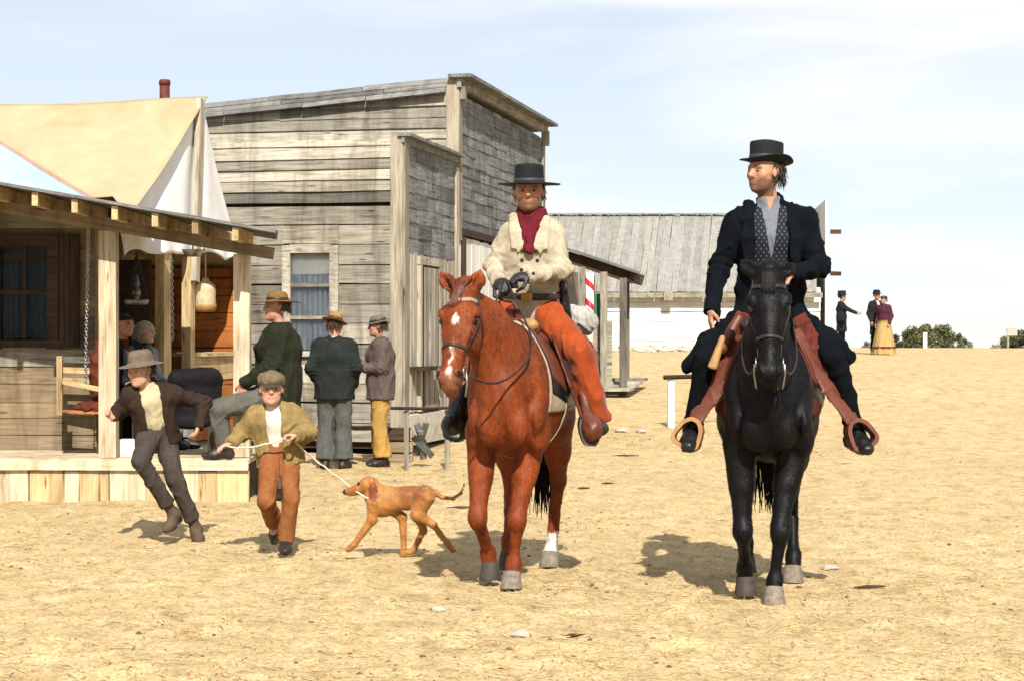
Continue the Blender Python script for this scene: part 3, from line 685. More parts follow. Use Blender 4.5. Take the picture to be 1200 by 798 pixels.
# ---- the tan tent behind the porch
NB_ = np.array((-3.84, 19.0, 0)); tp = 2.2; WG = 3.55
def G(t, s=0., z=0.): return NB_ + D * t + Wd * s + UP * z
tent = thing('canvas_tent', G(1.7), 'large tan canvas tent with a white gable end behind the porch', 'tent')
PZ = 4.10; zN, zF = 2.3, 2.42
def sheet(name, fn, n, m_, mat, thick=.012):
    V = [fn(i / n, j / m_) for i in range(n + 1) for j in range(m_ + 1)]
    F = [(i * (m_ + 1) + j, (i + 1) * (m_ + 1) + j, (i + 1) * (m_ + 1) + j + 1, i * (m_ + 1) + j + 1) for i in range(n) for j in range(m_)]
    o = obj(name, V, F, mat, tent, True); s_ = o.modifiers.new('thick', 'SOLIDIFY'); s_.thickness = thick; return o
LT = 5.5
def ridge(a): a = a * 1.02 - .02; return G(tp, LT * a, PZ + .1 * a * 1.6 - .10 * math.sin(math.pi * a))
def roofn(a, b_):
    b_ = b_ * (.76 - .17 * min(1, max(0, a - .02) / .03)); e = G(-.7, LT * (a * 1.02 - .02), zN - .1); p_ = ridge(a) * (1 - b_) + e * b_
    sag = .10 * math.sin(math.pi * b_) * (.6 + .4 * math.sin(math.pi * min(1, a * 1.2))) ; fold = .012 * math.sin(a * 26 + b_ * 4) * b_ + .010 * math.sin((a + b_ * .6) * 19)
    fold += .03 * math.exp(-((a * 1.55 - b_ * .5 - .02) / .05) ** 2) * b_
    return p_ - UP * sag + UP * fold
def rooff(a, b_):
    e = G(WG, LT * a, zF - .1); p_ = ridge(a + .019) * (1 - b_) + e * b_; return p_ - UP * .08 * math.sin(math.pi * b_)
sheet('roof_canvas', roofn, 48, 30, TANC); sheet('roof_canvas', rooff, 20, 14, TANC)
def gable(a, b_):
    t = WG * a; zt = (roofn(.02, (tp - t) / 2.9 / .76) if t < tp else rooff(0, (t - tp) / (WG - tp)))[2] - .010
    zb = 2.30 + .1 * a + .055 * abs(math.sin(a * 8.2)) + .03 * math.sin(a * 21); zb = min(zb, zt - .02)
    z_ = zt * (1 - b_) + zb * b_
    c_ = (t - tp); fold = .022 * math.sin(9 * c_ / (.25 + .9 * (PZ + .15 - z_))) * min(1, b_ * 2 + .2) + .014 * math.sin(a * 40 + b_ * 3) * b_
    return G(t, -.03, z_) + NF * (fold + .05 * b_ * b_)
sheet('gable_canvas', gable, 90, 30, WHITEC, .008)
plank(tent, 'pole', G(tp - .42, -.13, 2.1), G(tp - .14, -.08, PZ - .04), D, .11, .06, TRIM, .002)
plank(tent, 'post', G(1.12, -.04, DZ), G(1.12, -.04, 2.38), D, .19, .10, YEL, .002); plank(tent, 'post', G(1.82, -.04, DZ), G(1.82, -.04, 2.36), D, .13, .10, YEL, .002)
plank(tent, 'post', G(WG - .1, -.03, 0), G(WG - .1, -.03, 2.4), D, .12, .10, YEL, .002)
vboards(tent, 'back_board', G(1.0, 1.9), D, WG - 1.05, .3, 2.3, .25, .03, REDW, NF)
courses(tent, 'side_plank', G(WG - .03, -.0), Wd, 2.2, .0, 2.3, .2, .03, REDW, -D, 0, .4)
MB().box(G(1.0, 1.0, 1.35), D * .02, Wd * .95, UP * .95).build('interior_shade_sheet', DARKW, tent)  # dark sheet added to stand for the shade inside the tent
for i in range(8): plank(tent, 'floor_board', G(1.05, .0 + i * .24, DZ - .03), G(WG - .1, i * .24, DZ - .03), Wd, .23, .04, BROWNW, .002)
plank(tent, 'counter_board', G(1.9, -.0, 1.18), G(WG - .16, -.0, 1.18), UP, .26, .03, YEL, .002); plank(tent, 'counter_top', G(1.86, .12, 1.33), G(WG - .16, .12, 1.33), Wd, .34, .04, YEL, .002)
courses(tent, 'counter_plank', G(1.9, .02, 0), D, WG - 2.06, .4, 1.04, .2, .03, REDW, NF, 0, .3)
plank(tent, 'shelf', G(2.9, 1.7, 1.7), G(3.4, 1.7, 1.7), Wd, .3, .03, DARKW, .002)
MB().box(G(WG + .012, 1.1, 1.20), Wd * 1.1, D * .008, UP * 1.20).build('side_gap_backing', REDW, tent)  # backing added to keep daylight out of the side plank gaps
sp_ = P(193, 95, 21.6); MB().tube([(sp_[0], 21.6, 3.2), (sp_[0], 21.6, sp_[2])], .057, 12).lathe([(.062, 0), (.065, .03), (.062, .05)], (sp_[0], 21.6, sp_[2] - .06), n=12).build('stovepipe', RUST, tent, True)
# ------------------------------------------------------------------ people
SKIN = painted('skin', .55, .35, 60, .08, .001, sss=.12)
HAIRM = painted('hair', .6, .3, 90, .35, .004, (1, 1, .3))
EYE_W = plain('eye_white', (.34, .29, .26), .25, .5, .03); IRIS = plain('iris_dark', (.02, .015, .01), .15, .5, .05)
def frame(fwd, up=(0, 0, 1)):
    u = unit(up); f = np.asarray(fwd, float); f = unit(f - u * (f @ u)); r = np.cross(f, u); return f, r, u     # forward, right, up
def sdball(c, r, n=8):
    V = [np.asarray(c) + r * np.array((math.sin(math.pi * i / n) * math.cos(2 * math.pi * j / (2 * n)), math.sin(math.pi * i / n) * math.sin(2 * math.pi * j / (2 * n)), math.cos(math.pi * i / n))) for i in range(n + 1) for j in range(2 * n)]
    F = [(i * 2 * n + j, (i + 1) * 2 * n + j, (i + 1) * 2 * n + (j + 1) % (2 * n), i * 2 * n + (j + 1) % (2 * n)) for i in range(n) for j in range(2 * n)]
    return V, F
def add_head(B, c, f, r, u, s=1.0, beard=0.):
    """c: centre of the head (midway chin-crown); s: 1 for a 23 cm head"""
    L = lambda x, y, z: c + (r * x + f * y + u * z) * s; A = (r, f, u); q = lambda *a: tuple(i * s for i in a)
    B.ell(L(0, -.012, .032), q(.078, .096, .083), .02, ax=A)
    B.cone(L(0, .038, -.005), L(0, .046, -.085), .058 * s, .028 * s, .03, wa=.068 * s, wb=.042 * s, side=r)
    B.ell(L(0, .03, -.062), q(.062, .052, .044), .03, ax=A)
    B.ell(L(0, .068, .030), q(.052, .020, .016), .02, ax=A)                      # brow
    for k in (-1, 1):
        B.ell(L(.033 * k, .098, .006), q(.017, .016, .010), .012, 's', ax=A)     # eye sockets
        B.ell(L(.047 * k, .062, -.018), q(.022, .018, .020), .018, ax=A)         # cheek bones
        B.ell(L(.080 * k, -.012, .0), q(.010, .020, .032), .008, ax=(r, unit(f + u * .3), u))   # ears
    B.cone(L(0, .086, .020), L(0, .108, -.018), .009 * s, .0135 * s, .012); B.ell(L(0, .096, -.024), q(.017, .014, .010), .01, ax=A)
    B.ell(L(0, .086, -.052), q(.024, .009, .0065), .008, ax=A); B.ell(L(0, .086, -.063), q(.021, .0095, .007), .008, ax=A)
    B.ell(L(0, .074, -.092), q(.022, .02, .018), .02, ax=A)
    if beard: B.ell(L(0, .055, -.085), q(.05, .042, .035), .03, ax=A)
def add_hand(B, w_, d, n, s=1.0, curl=.6, thumb=1, k=.012, fat=1.):
    """w_ wrist, d towards the fingers, n palm side; thumb=+1 on the side d x n"""
    d = unit(d); n = unit(np.asarray(n, float) - d * (np.asarray(n, float) @ d)); t = np.cross(d, n) * thumb
    L = lambda x, y, z: w_ + (d * x + t * y + n * z) * s
    B.ell(L(.045, 0, 0), (.052 * s, .042 * s, .019 * s * fat), k, ax=(d, t, n))
    for i, (y, ln) in enumerate(((.030, .072), (.010, .080), (-.010, .074), (-.029, .058))):
        a = L(.078 + .004 * (1.5 - abs(i - 1.2)), y, 0); dd = d; n2 = n; prev = a; r_ = .0095 * s * fat
        for j, f_ in enumerate((.45, .32, .25)):
            ang = curl * (.55 if j == 0 else 1.0) * (1 + .08 * (i - 1.5))
            dd, n2 = dd * math.cos(ang) + n2 * math.sin(ang), n2 * math.cos(ang) - dd * math.sin(ang)
            nx_ = prev + dd * ln * f_ * s; B.cone(prev, nx_, r_, r_ * .92, .006); prev = nx_; r_ *= .92
    a = L(.022, .034, .004); b = L(.058, .066, .014 + .02 * curl); c_ = L(.086, .066 - .02 * curl, .022 + .035 * curl)
    B.cone(a, b, .0135 * s, .011 * s, .012); B.cone(b, c_, .011 * s, .009 * s, .006)
def foot(B, ank, toe, s=1.0, infl=0.):
    """shoe or boot: ankle joint, toe direction"""
    ank = np.asarray(ank, float); d = unit(toe); up = unit(np.array((0, 0, 1.)) - d * d[2]); h = ank - up * .055 * s - d * .045 * s
    side = np.cross(d, up); b = ank - up * .062 * s + d * .10 * s; t = ank - up * .068 * s + d * .17 * s
    B.cone(ank + up * .02 * s, h, .047 * s + infl, .036 * s + infl, .03)
    B.cone(h, b, .036 * s, .034 * s, .03, wa=.035 * s, wb=.046 * s, side=side); B.cone(b, t, .034 * s, .024 * s, .03, wa=.046 * s, wb=.032 * s, side=side)
    B.cone(ank, b, .045 * s, .036 * s, .04)
    sole = ank - up * .098 * s
    B.cone(h - up * .028 * s - d * .012 * s, h - up * .028 * s + d * .03 * s, .016 * s, .016 * s, .006, wa=.036 * s, wb=.034 * s, side=side)
    B.cone(b - up * .024 * s - d * .04 * s, t - up * .018 * s, .013 * s, .012 * s, .006, wa=.046 * s, wb=.03 * s, side=side)
def hat(par, name, c, f, r, u, mat, band=None, cr=.095, ch=.11, br=.16, flat=True, curl=.0, droop=0., ratio=1.18, dent=0., brim_t=.006, topr=.94):
    """felt hat: centre of brim plane c"""
    bend = lambda x, y, z: curl * (abs(x) / br) ** 2.4 * (1 if math.hypot(x, y / ratio) > cr * 1.02 else 0) - droop * max(0, (abs(y) / (br * ratio))) ** 2 * (1 if math.hypot(x, y / ratio) > cr * 1.02 else 0)
    prof = [(.3 * cr, -.004), (cr * .9, -.005), (cr * 1.02, -.004), (br * .8, -brim_t * .5), (br * .985, -brim_t * .5), (br, 0), (br * .985, brim_t * .5), (br * .8, brim_t * .5), (cr * 1.08, brim_t), (cr * 1.0, .012)]
    if flat: prof += [(cr * .985, ch * .5), (cr * topr * 1.0, ch * .93), (cr * topr * .97, ch), (cr * topr * .85, ch * 1.0), (cr * .3, ch * (1 - dent)), (.01, ch * (1 - dent))]
    else: prof += [(cr * .99, ch * .35), (cr * .95, ch * .6), (cr * .84, ch * .82), (cr * .6, ch * .96), (cr * .3, ch * (1 - dent)), (.01, ch * (1 - dent * 1.3))]
    h = MB().lathe(prof, c, u, 36, 1., ratio, f, bend); V = np.array(h.V)
    wv = wob(V, .10, int(abs(c[0] * 100)) + 3); V += np.outer(wv * .0035, u); o = obj(name, V, h.F, mat, par, True)
    sub = o.modifiers.new('sub', 'SUBSURF'); sub.levels = 1; sub.render_levels = 1
    if band: MB().lathe([(cr * 1.0, .008), (cr * 1.03, .009), (cr * 1.02, .036), (cr * .99, .037)], c, u, 36, 1., ratio, f).build('hat_band', band, o, True)
    return o
def fur(V, Q, cols, n, ln, wd, mat, par, flow, seed=4):
    """short coat hair lying along the body"""
    rg = np.random.default_rng(seed); a = V[Q[:, 0]]; ar = np.linalg.norm(np.cross(V[Q[:, 2]] - a, V[Q[:, 3]] - V[Q[:, 1]]), axis=1); f = rg.choice(len(Q), n, p=ar / ar.sum())
    u, v_ = rg.random((n, 1)), rg.random((n, 1)); q = Q[f]; p = (1 - u) * ((1 - v_) * V[q[:, 0]] + v_ * V[q[:, 3]]) + u * ((1 - v_) * V[q[:, 1]] + v_ * V[q[:, 2]])
    nn = vnormals(V, Q)[q[:, 0]]; d = flow + rg.normal(0, .22, (n, 3)); d = d - nn * (d * nn).sum(1, keepdims=True); d /= np.linalg.norm(d, axis=1, keepdims=True) + 1e-9
    s = np.cross(d, nn); L = ln * rg.uniform(.5, 1.1, (n, 1)); w_ = wd * rg.uniform(.6, 1.2, (n, 1))
    T = np.stack([p - s * w_ - nn * .001, p + s * w_ - nn * .001, p + d * L + nn * L * .13], 1).reshape(-1, 3)
    c = cols[q[:, 0]] * rg.uniform(.62, 1.35, (n, 1)); return tag(obj('coat_hair', T, np.arange(3 * n).reshape(n, 3), mat, par, False, None, np.repeat(c, 3, 0)), kind='stuff')
def strands(name, paths, r, mat, par, n=4):
    """thin tapered locks; paths: lists of points"""
    mb = MB()
    for p in paths: mb.tube(p, [r * (1 - .75 * (i / (len(p) - 1)) ** 1.5) for i in range(len(p))], n)
    return mb.build(name, mat, par, True)

def person(label, cat, J, sp, seed=1, group=None):
    """J: joints in world space; sp: clothing. One continuous body; clothing as parts."""
    S_ = sp.get('s', 1.0); vox = sp.get('vox', .009); hs = sp.get('hs', 1.0)
    sL, sR, pel, ch, nk, hd = J['sL'], J['sR'], J['pel'], J['ch'], J['nk'], J['hd']
    r = unit(sR - sL); up = unit(nk - pel); fwd = np.cross(up, r); r = np.cross(fwd, up)
    hf, hr, hu = frame(J['face'], J.get('hup', (0, 0, 1)))
    root = thing('person', (pel[0], pel[1], min(J['aL'][2], J['aR'][2]) - .1 * S_), label, cat, group)
    wst = J.get('wst', pel * .6 + ch * .4)
    bw = sp.get('bw', 1.0) * S_
    # ---- body
    B = Body(vox if 'bvox' not in sp else sp['bvox'])
    B.chain([pel, wst, ch, ch * .25 + nk * .75], [.095 * S_, .082 * S_, .095 * S_, .052 * S_], .05, [.14 * S_, .115 * S_, .135 * S_, .08 * S_], r)
    B.cone(sL, sR, .042 * S_, .042 * S_, .04); B.cone(nk - up * .02, hd - hu * .06 * hs - hf * .012, .056 * hs, .05 * hs, .02)
    add_head(B, hd, hf, hr, hu, hs, sp.get('beard', 0))
    for k in 'LR':
        B.chain([J['s' + k], J['e' + k], J['w' + k]], [.048 * S_, .038 * S_, .026 * S_], .02)
        hdv = J.get('hdir' + k, J['w' + k] - J['e' + k]); pn = J.get('palm' + k, -fwd)
        add_hand(B, np.asarray(J['w' + k]), hdv, pn, S_ * sp.get('handscale', 1.0), J.get('curl' + k, .5), J.get('th' + k, 1), fat=1.4 if sp.get('gloves') is not None else 1.)
        B.chain([J['h' + k], J['k' + k], J['a' + k]], [.075 * S_, .05 * S_, .035 * S_], .03)
        B.ell(np.asarray(J['a' + k]) + unit(J['t' + k]) * .05 * S_ - (0, 0, .04 * S_), (.04 * S_,) * 3, .03)
    V, Q = B.mesh(0, 1)
    q = (V - hd) / hs; lx, ly, lz = q @ hr, q @ hf, q @ hu
    sk = np.array(sp.get('skin', (.50, .27, .18))); c = np.tile(sk, (len(V), 1)) * (1 + .10 * wob(V, .05, seed))[:, None]
    isH = (np.abs(lx) < .11) & (np.abs(lz) < .15) & (np.abs(ly) < .15)
    lip = isH & (ly > .07) & (np.abs(lz + .057) < .011) & (np.abs(lx) < .026); c[lip] = sk * ((.60, .42, .38) if sp.get('stubble') else (.86, .66, .64))
    chk = np.exp(-((np.abs(lx) - .04) ** 2 + (lz + .02) ** 2) / .0006) * (ly > .04) * isH; c *= 1 + np.outer(chk, (.05, -.13, -.13))
    hc = np.array(sp.get('hair', (.05, .03, .02)))
    bwm = isH & (ly > .055) & (np.abs(lz - .028 + np.abs(lx) * .1) < .0085) & (np.abs(np.abs(lx) - .033) < .022); c[bwm] = hc * (.45 if not sp.get('child') else .2) + sk * (.4 if not sp.get('child') else .7)
    sock = isH & (ly > .055) & (np.abs(lz - .006) < .013) & (np.abs(np.abs(lx) - .033) < .018); c[sock] *= (.88 if not sp.get('child') else 1.0)  # eye sockets: their shade painted into the skin colour
    if sp.get('stubble'):
        st_ = isH & (ly > -.02) & (lz < -.032) & (lz > -.135) & ~lip; m_ = (sp['stubble'] * np.clip((-.028 - lz) / .02, 0, 1))[:, None] * st_[:, None]; c = c * (1 - m_) + hc * 1.1 * m_
    if sp.get('gloves') is not None:
        for k in 'LR':
            wv = np.asarray(J['w' + k]); dh = unit(J.get('hdir' + k, J['w' + k] - J['e' + k])); m_ = ((V - wv) @ dh > -.09) & (np.linalg.norm(V - wv, axis=1) < .24 * S_); c[m_] = sp['gloves']
    cap = isH & ((lz > .055) | ((ly < .012 - np.maximum(0, lz) * .0) & (lz > -.035) & (np.abs(lx) < .074)) & (ly < -.01)); c[cap] = hc
    obj('body', V, Q, SKIN, root, True, None, np.clip(c, .004, 1))
    for k in (-1, 1):
        e = hd + (hr * .033 * k + hf * .0765 + hu * .006) * hs; eb = MB().add(*sdball(e, .0098 * hs, 6)).build('eye', EYE_W, root, True)
        MB().add(*sdball(e + (J.get('gaze', hf) * .0075) * hs, .0075 * hs, 5)).build('iris', IRIS, eb, True)
    # hair below the hat
    if sp.get('hairlen', .5) > 0:
        pth = []; rg = np.random.default_rng(seed)
        for i in range(sp.get('nhair', 260)):
            a = rg.uniform(.5, 2 * math.pi - .5); h0 = rg.uniform(-.02, .07); rad = (.077, .098)
            p0 = hd + (hr * math.sin(a) * rad[0] * 1.0 + hf * (math.cos(a) * rad[1] - .012) + hu * h0) * hs
            if math.cos(a) > .12: continue
            ln = sp.get('hairlen', .5) * .12 * rg.uniform(.5, 1.1); o_ = hr * math.sin(a) + hf * math.cos(a); cu = rg.normal(0, .012, 3)
            pth.append([p0 + o_ * .004 * hs, p0 + o_ * .012 * hs - hu * ln * .5 + cu * .5, p0 + o_ * (.006 + .01 * sp.get('hairlen', .5)) * hs - hu * ln + cu])
        strands('hair', pth, sp.get('hairr', .0035), plain('hair_colour', sp.get('hair', (.05, .03, .02)), .55, .35, .3, 60), root)
    # ---- trousers
    if sp.get('trousers'):
        T = Body(vox); tr = sp.get('tr', 1.0) * S_
        T.cone(pel + up * .06 * S_, pel - up * .03 * S_, .115 * bw, .115 * bw, .05, wa=.155 * bw, wb=.165 * bw, side=r)
        for k in 'LR':
            h, kn, a = (np.asarray(J[i + k]) for i in 'hka'); tl = sp.get('tl' + k, sp.get('tl', .97)); e = kn + (a - kn) * tl
            T.chain([h, kn], [.096 * tr, .07 * tr], .022); T.cone(kn, e, .069 * tr, sp.get('cuff', .062) * tr, .018, flat1=True)
        V, Q = T.mesh(0, 1); V = crumple(V, Q, sp.get('ta', .011) * S_, .10 * S_, seed * 7 + 1, (1, 1, .7)); obj('trousers', V, Q, sp['trousers'], root, True)
    # ---- boots
    for k in 'LR':
        Bt = Body(min(vox, .008)); a = np.asarray(J['a' + k], float); kn = np.asarray(J['k' + k], float); foot(Bt, a, J['t' + k], S_ * sp.get('bs', 1.0))
        if sp.get('shaft', .14): Bt.cone(a + (kn - a) / np.linalg.norm(kn - a) * sp.get('shaft', .14) * S_, a, .052 * S_, .047 * S_, .03, flat0=True)
        V, Q = Bt.mesh(0, 1); V = crumple(V, Q, .004, .06, seed + 11); obj('boot', V, Q, sp.get('boots', LEATHD), root, True)
    # ---- shirt, vest
    def torso(T, g, top=.0, skirt=None):
        T.chain([pel + up * .02 * S_, wst, ch, ch * .35 + nk * .65 - up * .015], [(.112 + g) * bw, (.105 + g) * bw, (.118 + g) * bw, (.075 + g) * S_], .06,
                [(.155 + g) * bw, (.145 + g) * bw, (.168 + g) * bw, (.115 + g) * S_], r)
        T.cone(sL + r * .02, sR - r * .02, (.056 + g) * S_, (.056 + g) * S_, .06)
    Vcut = lambda fb, zb, zt, hb, ht: (lambda X, Y, Z: vfn(X, Y, Z, fb, zb, zt, hb, ht))
    def vfn(X, Y, Z, f0, zb, zt, hb, ht, off=0.):
        x = X - wst[0]; y = Y - wst[1]; z_ = Z - wst[2]
        a = x * r[0] + y * r[1] + z_ * r[2] - off; b_ = x * fwd[0] + y * fwd[1] + z_ * fwd[2]; c_ = x * up[0] + y * up[1] + z_ * up[2]
        t = np.clip((c_ - zb) / max(zt - zb, 1e-3), 0, 1); hwid = hb + (ht - hb) * t
        return np.maximum(np.maximum(np.abs(a) - hwid, f0 - b_), zb - c_ - .0)
    lo, hi = np.minimum(pel, nk) - .5, np.maximum(pel, nk) + .5; Ln = (nk - wst) @ up
    if sp.get('shirt'):
        T = Body(vox); torso(T, -.001); T.cone(nk - up * .04, nk + up * .035 * S_ + hf * .008, .070 * hs, .064 * hs, .02, flat1=True)
        if sp.get('shirt_v'): T.cut(lambda X, Y, Z: vfn(X, Y, Z, .0, Ln - .05, Ln + .06, .004, .034), pel - .6, nk + .6, .004)
        if sp.get('shirt_sleeves'):
            for k in 'LR': T.chain([J['s' + k], J['e' + k], J['w' + k]], [.06 * S_, .053 * S_, .04 * S_], .03, flat1=True)
        V, Q = T.mesh(0, 1); V = crumple(V, Q, sp.get('sa', .007) * S_, .07 * S_, seed * 5 + 2, (1, 1, .55)); obj('shirt', V, Q, sp['shirt'], root, True)
    if sp.get('vest'):
        T = Body(vox); torso(T, .010); zb, ht = sp.get('vest_v', (.20, .075)); T.cut(Vcut(.0, zb * S_, Ln + .08, .004, ht * S_), lo, hi)
        T.keep(lambda X, Y, Z: -((X - pel[0]) * up[0] + (Y - pel[1]) * up[1] + (Z - pel[2]) * up[2]) - .02)
        V, Q = T.mesh(0, 1); V = crumple(V, Q, .003, .08, seed * 5 + 9, (1, 1, .5)); obj('vest', V, Q, sp['vest'], root, True)
    # ---- coat
    if sp.get('coat'):
        T = Body(vox); g = sp.get('cg', .022); torso(T, g); hem = sp.get('hem', .18) * S_; fl = sp.get('flare', 1.1)
        hb = pel - up * hem if 'hemdir' not in sp else pel + unit(sp['hemdir']) * hem
        T.cone(wst, hb, (.112 + g) * bw, (.118 + g) * bw * fl, .05, wa=(.150 + g) * bw, wb=(.165 + g) * bw * fl, side=r, flat1=True)
        for k in 'LR':
            s_, e, w_ = (np.asarray(J[i + k], float) for i in 'sew'); a = sp.get('sl', 1.0)
            T.chain([s_ - up * .022 * S_, e], [.066 * a * S_, .059 * a * S_], .07); T.cone(e, w_ + unit(w_ - e) * .02, .058 * a * S_, .047 * a * S_, .03, flat1=True)
            if sp.get('thighs'):
                h, kn = np.asarray(J['h' + k], float), np.asarray(J['k' + k], float); q_ = sp['thighs']
                T.cone(h, h + (kn - h) * q_[0], q_[1] * S_, q_[2] * S_, .06, wa=q_[1] * 1.1 * S_, wb=q_[3] * S_, side=np.cross(kn - h, r) if not sp.get('thside') else r)
        for (a, b_, ra, rb, kk) in sp.get('coat_extra', ()): T.cone(a, b_, ra, rb, kk)
        # collar and lapels
        if sp.get('collar', 1):
            T.cone(nk - hf * .02 - up * .015, nk + up * .045 * S_ - fwd * .035, .070 * hs, .066 * hs, .02, flat1=True)
        op = sp.get('open')        # (z bottom, half width bottom, half width top)
        if op:
            T.cut(Vcut(.02, op[0] * S_, Ln + .10, op[1] * S_, op[2] * S_), lo, hi, .006)
            if op[0] > -.3 and sp.get('lapel', 1):
                for k in (-1, 1):
                    z0 = max(op[0], .02) * S_; a = wst + up * z0 + fwd * (.125 + g) * bw + r * k * (op[1] + .012 + (op[2] - op[1]) * 0) * S_
                    b_ = nk + up * .0 + fwd * .055 * S_ + r * k * (op[2] + .015) * S_; m_ = ch + fwd * (.128 + g) * bw + r * k * ((op[1] + op[2]) / 2 + .035) * S_ - up * 0
                    T.chain([a, m_, b_], [.007, .011, .012], .008, [.012 * S_, .042 * S_, .03 * S_], r)
        else:
            T.cut(Vcut(.105 * bw, -.6, .16 * S_, .0016, .0016), lo, hi, 0)
        V, Q = T.mesh(0, 1); n_ = sp.get('ca', .010); V = crumple(V, Q, n_ * S_, sp.get('cs', .11) * S_, seed * 3 + 4, (1, 1, .6))
        # wrinkles gathered at the elbows
        for k in 'LR':
            e = np.asarray(J['e' + k], float); ax = unit(np.asarray(J['w' + k]) - np.asarray(J['s' + k])); dd = np.linalg.norm(V - e, axis=1)
            V = V + vnormals(V, Q) * (.007 * S_ * np.exp(-(dd / (.11 * S_)) ** 2) * np.sin((V - e) @ ax * 130 / S_ + 2 * wob(V, .08, seed + 5)))[:, None]
        o = obj('coat', V, Q, sp['coat'], root, True)
        for z_, xo in sp.get('buttons', ()):
            p_ = wst + up * z_ * S_ + r * xo * S_; d = fwd
            bv = BVHTree.FromPolygons([Vector(x) for x in V], Q.tolist()) if 'bv' not in locals() else bv
            hit = bv.ray_cast(Vector(p_ + d * .4), Vector(-d))
            if hit[0]: MB().lathe([(.004, -.003), (.011, 0), (.011, .005), (.004, .007)], np.array(hit[0]), fwd, 10).build('button', LEATHD, o, True)
    # ---- scarf
    if sp.get('scarf'):
        T = Body(vox); T.cone(nk - up * .03 + fwd * .01, nk + up * .055 + hf * .014, .090 * hs, .078 * hs, .02, flat1=True)
        a = nk + fwd * .06; b_ = ch + fwd * .15 - up * .0
        T.cone(a, b_, .035, .02, .03, wa=.075, wb=.012, side=r)
        for k in (-1, 1): T.cone(nk + r * k * .075 + up * .01, ch + fwd * .15 + r * k * .012 - up * .02, .026, .016, .02)
        V, Q = T.mesh(0, 1); V = crumple(V, Q, .009, .05, seed + 31); obj('scarf', V, Q, sp['scarf'], root, True)
    # ---- hat
    if sp.get('hat'):
        h = dict(sp['hat']); cz = h.pop('z', .052); tilt = h.pop('tilt', 0.); m_ = h.pop('mat'); bd = h.pop('band', None); nm = h.pop('name', 'hat')
        u2 = unit(hu + hf * tilt + hr * h.pop('roll', 0.)); f2 = unit(hf - u2 * (hf @ u2)); hat(root, nm, hd + hu * cz * hs - hf * .012 * hs, f2, np.cross(f2, u2), u2, m_, bd, **h)
    return root
# ------------------------------------------------------------------ horses
def horse_torso(B, k=.09):
    """barrel, chest, quarters; local x forward, y left, z up"""
    sd = (0, 1, 0)
    secs = [(.50, 1.13, .28, .155), (.34, 1.17, .36, .205), (.08, 1.135, .335, .275), (-.20, 1.15, .315, .29), (-.44, 1.22, .30, .275), (-.62, 1.24, .24, .24)]
    for (x0, z0, h0, w0), (x1, z1, h1, w1) in zip(secs[:-1], secs[1:]):
        B.cone((x0, 0, z0), (x1, 0, z1), h0, h1, k, wa=w0, wb=w1, side=sd)
    B.ell((.32, 0, 1.47), (.20, .07, .09), .08)                      # withers
    for s in (-1, 1):
        B.ell((.47, .150 * s, 1.13), (.16, .095, .27), .04, ax=((1, 0, .35), (0, 1, 0), (-.35, 0, 1)))   # shoulder blade
        B.ell((.635, .088 * s, 1.00), (.105, .080, .135), .022)      # breast muscle
        B.ell((.585, .175 * s, 1.03), (.085, .058, .10), .025)       # point of shoulder
        B.ell((.47, .185 * s, .93), (.12, .070, .12), .03)           # upper arm
        B.cone((.70, .155 * s, 1.14), (.63, .150 * s, .90), .013, .013, .035, 's')
        B.cone((.56, .235 * s, 1.28), (.66, .17 * s, 1.12), .012, .012, .035, 's')
        B.ell((-.55, .15 * s, 1.22), (.27, .15, .25), .07)           # croup
        B.ell((-.66, .145 * s, 1.02), (.16, .115, .24), .06)         # buttock
        B.ell((-.34, .20 * s, 1.02), (.13, .085, .19), .06)          # stifle
class Scaled:
    """passes limbs on to a body with thicker radii"""
    def __init__(s, B, k): s.B = B; s.k = k
    def cone(s, a, b, ra, rb, k=.03, op='u', wa=None, wb=None, side=None): s.B.cone(a, b, ra * s.k, rb * s.k, k, op, wa and wa * s.k, wb and wb * s.k, side)
    def chain(s, p, r, k=.03, ws=None, side=None): s.B.chain(p, [q * s.k for q in r], k, ws and [q * s.k for q in ws], side)
    def ell(s, c, r, k=.03): s.B.ell(c, [q * s.k for q in r], k)
def horse_leg(B, hoofs, pts, front, s, lift):
    """pts: elbow, knee, fetlock, coronet, and the hoof's pointing direction"""
    el, kn, fe, co, hd_ = [np.asarray(q, float) for q in pts]
    sd = np.array((0, 1., 0)); K = 1.12; n0 = len(B.pr)
    B0 = B; B = Scaled(B0, K)
    if front:
        m = el * .55 + kn * .45
        B.cone(el + (0, 0, .12), el, .11, .10, .035, wa=.07, wb=.074, side=sd); B.chain([el, m, kn + (kn - el) * -.12], [.095, .072, .046], .035, [.076, .061, .046], sd)
        B.ell(m * .45 + el * .55 + (.03, .01 * s, 0), (.065, .062, .11), .04)
        B.ell(kn, (.052, .052, .062), .03); B.chain([kn - (0, 0, .03), kn * .5 + fe * .5, fe], [.040, .0315, .036], .02, [.041, .029, .034], sd)
        B.ell(kn + (.016, 0, .0), (.035, .043, .045), .02)
    else:
        m = el * .5 + kn * .5
        B.chain([el, m, kn], [.15, .092, .056], .06, [.105, .07, .044], sd); B.ell(kn + (-.02, 0, .01), (.062, .045, .065), .03)
        B.cone(kn + (-.055, 0, .05), kn + (-.03, 0, .2), .022, .012, .02)     # hock point and tendon
        B.chain([kn - (0, 0, .03), kn * .5 + fe * .5, fe], [.047, .037, .040], .02, [.040, .031, .035], sd)
    B.ell(fe, (.046, .043, .047), .02); B.ell(fe + (-.026, 0, -.012), (.03, .03, .035), .015)
    B.chain([fe, co + unit(hd_) * .022], [.036, .046], .02)
    hoofs.append((co, unit(hd_), s))
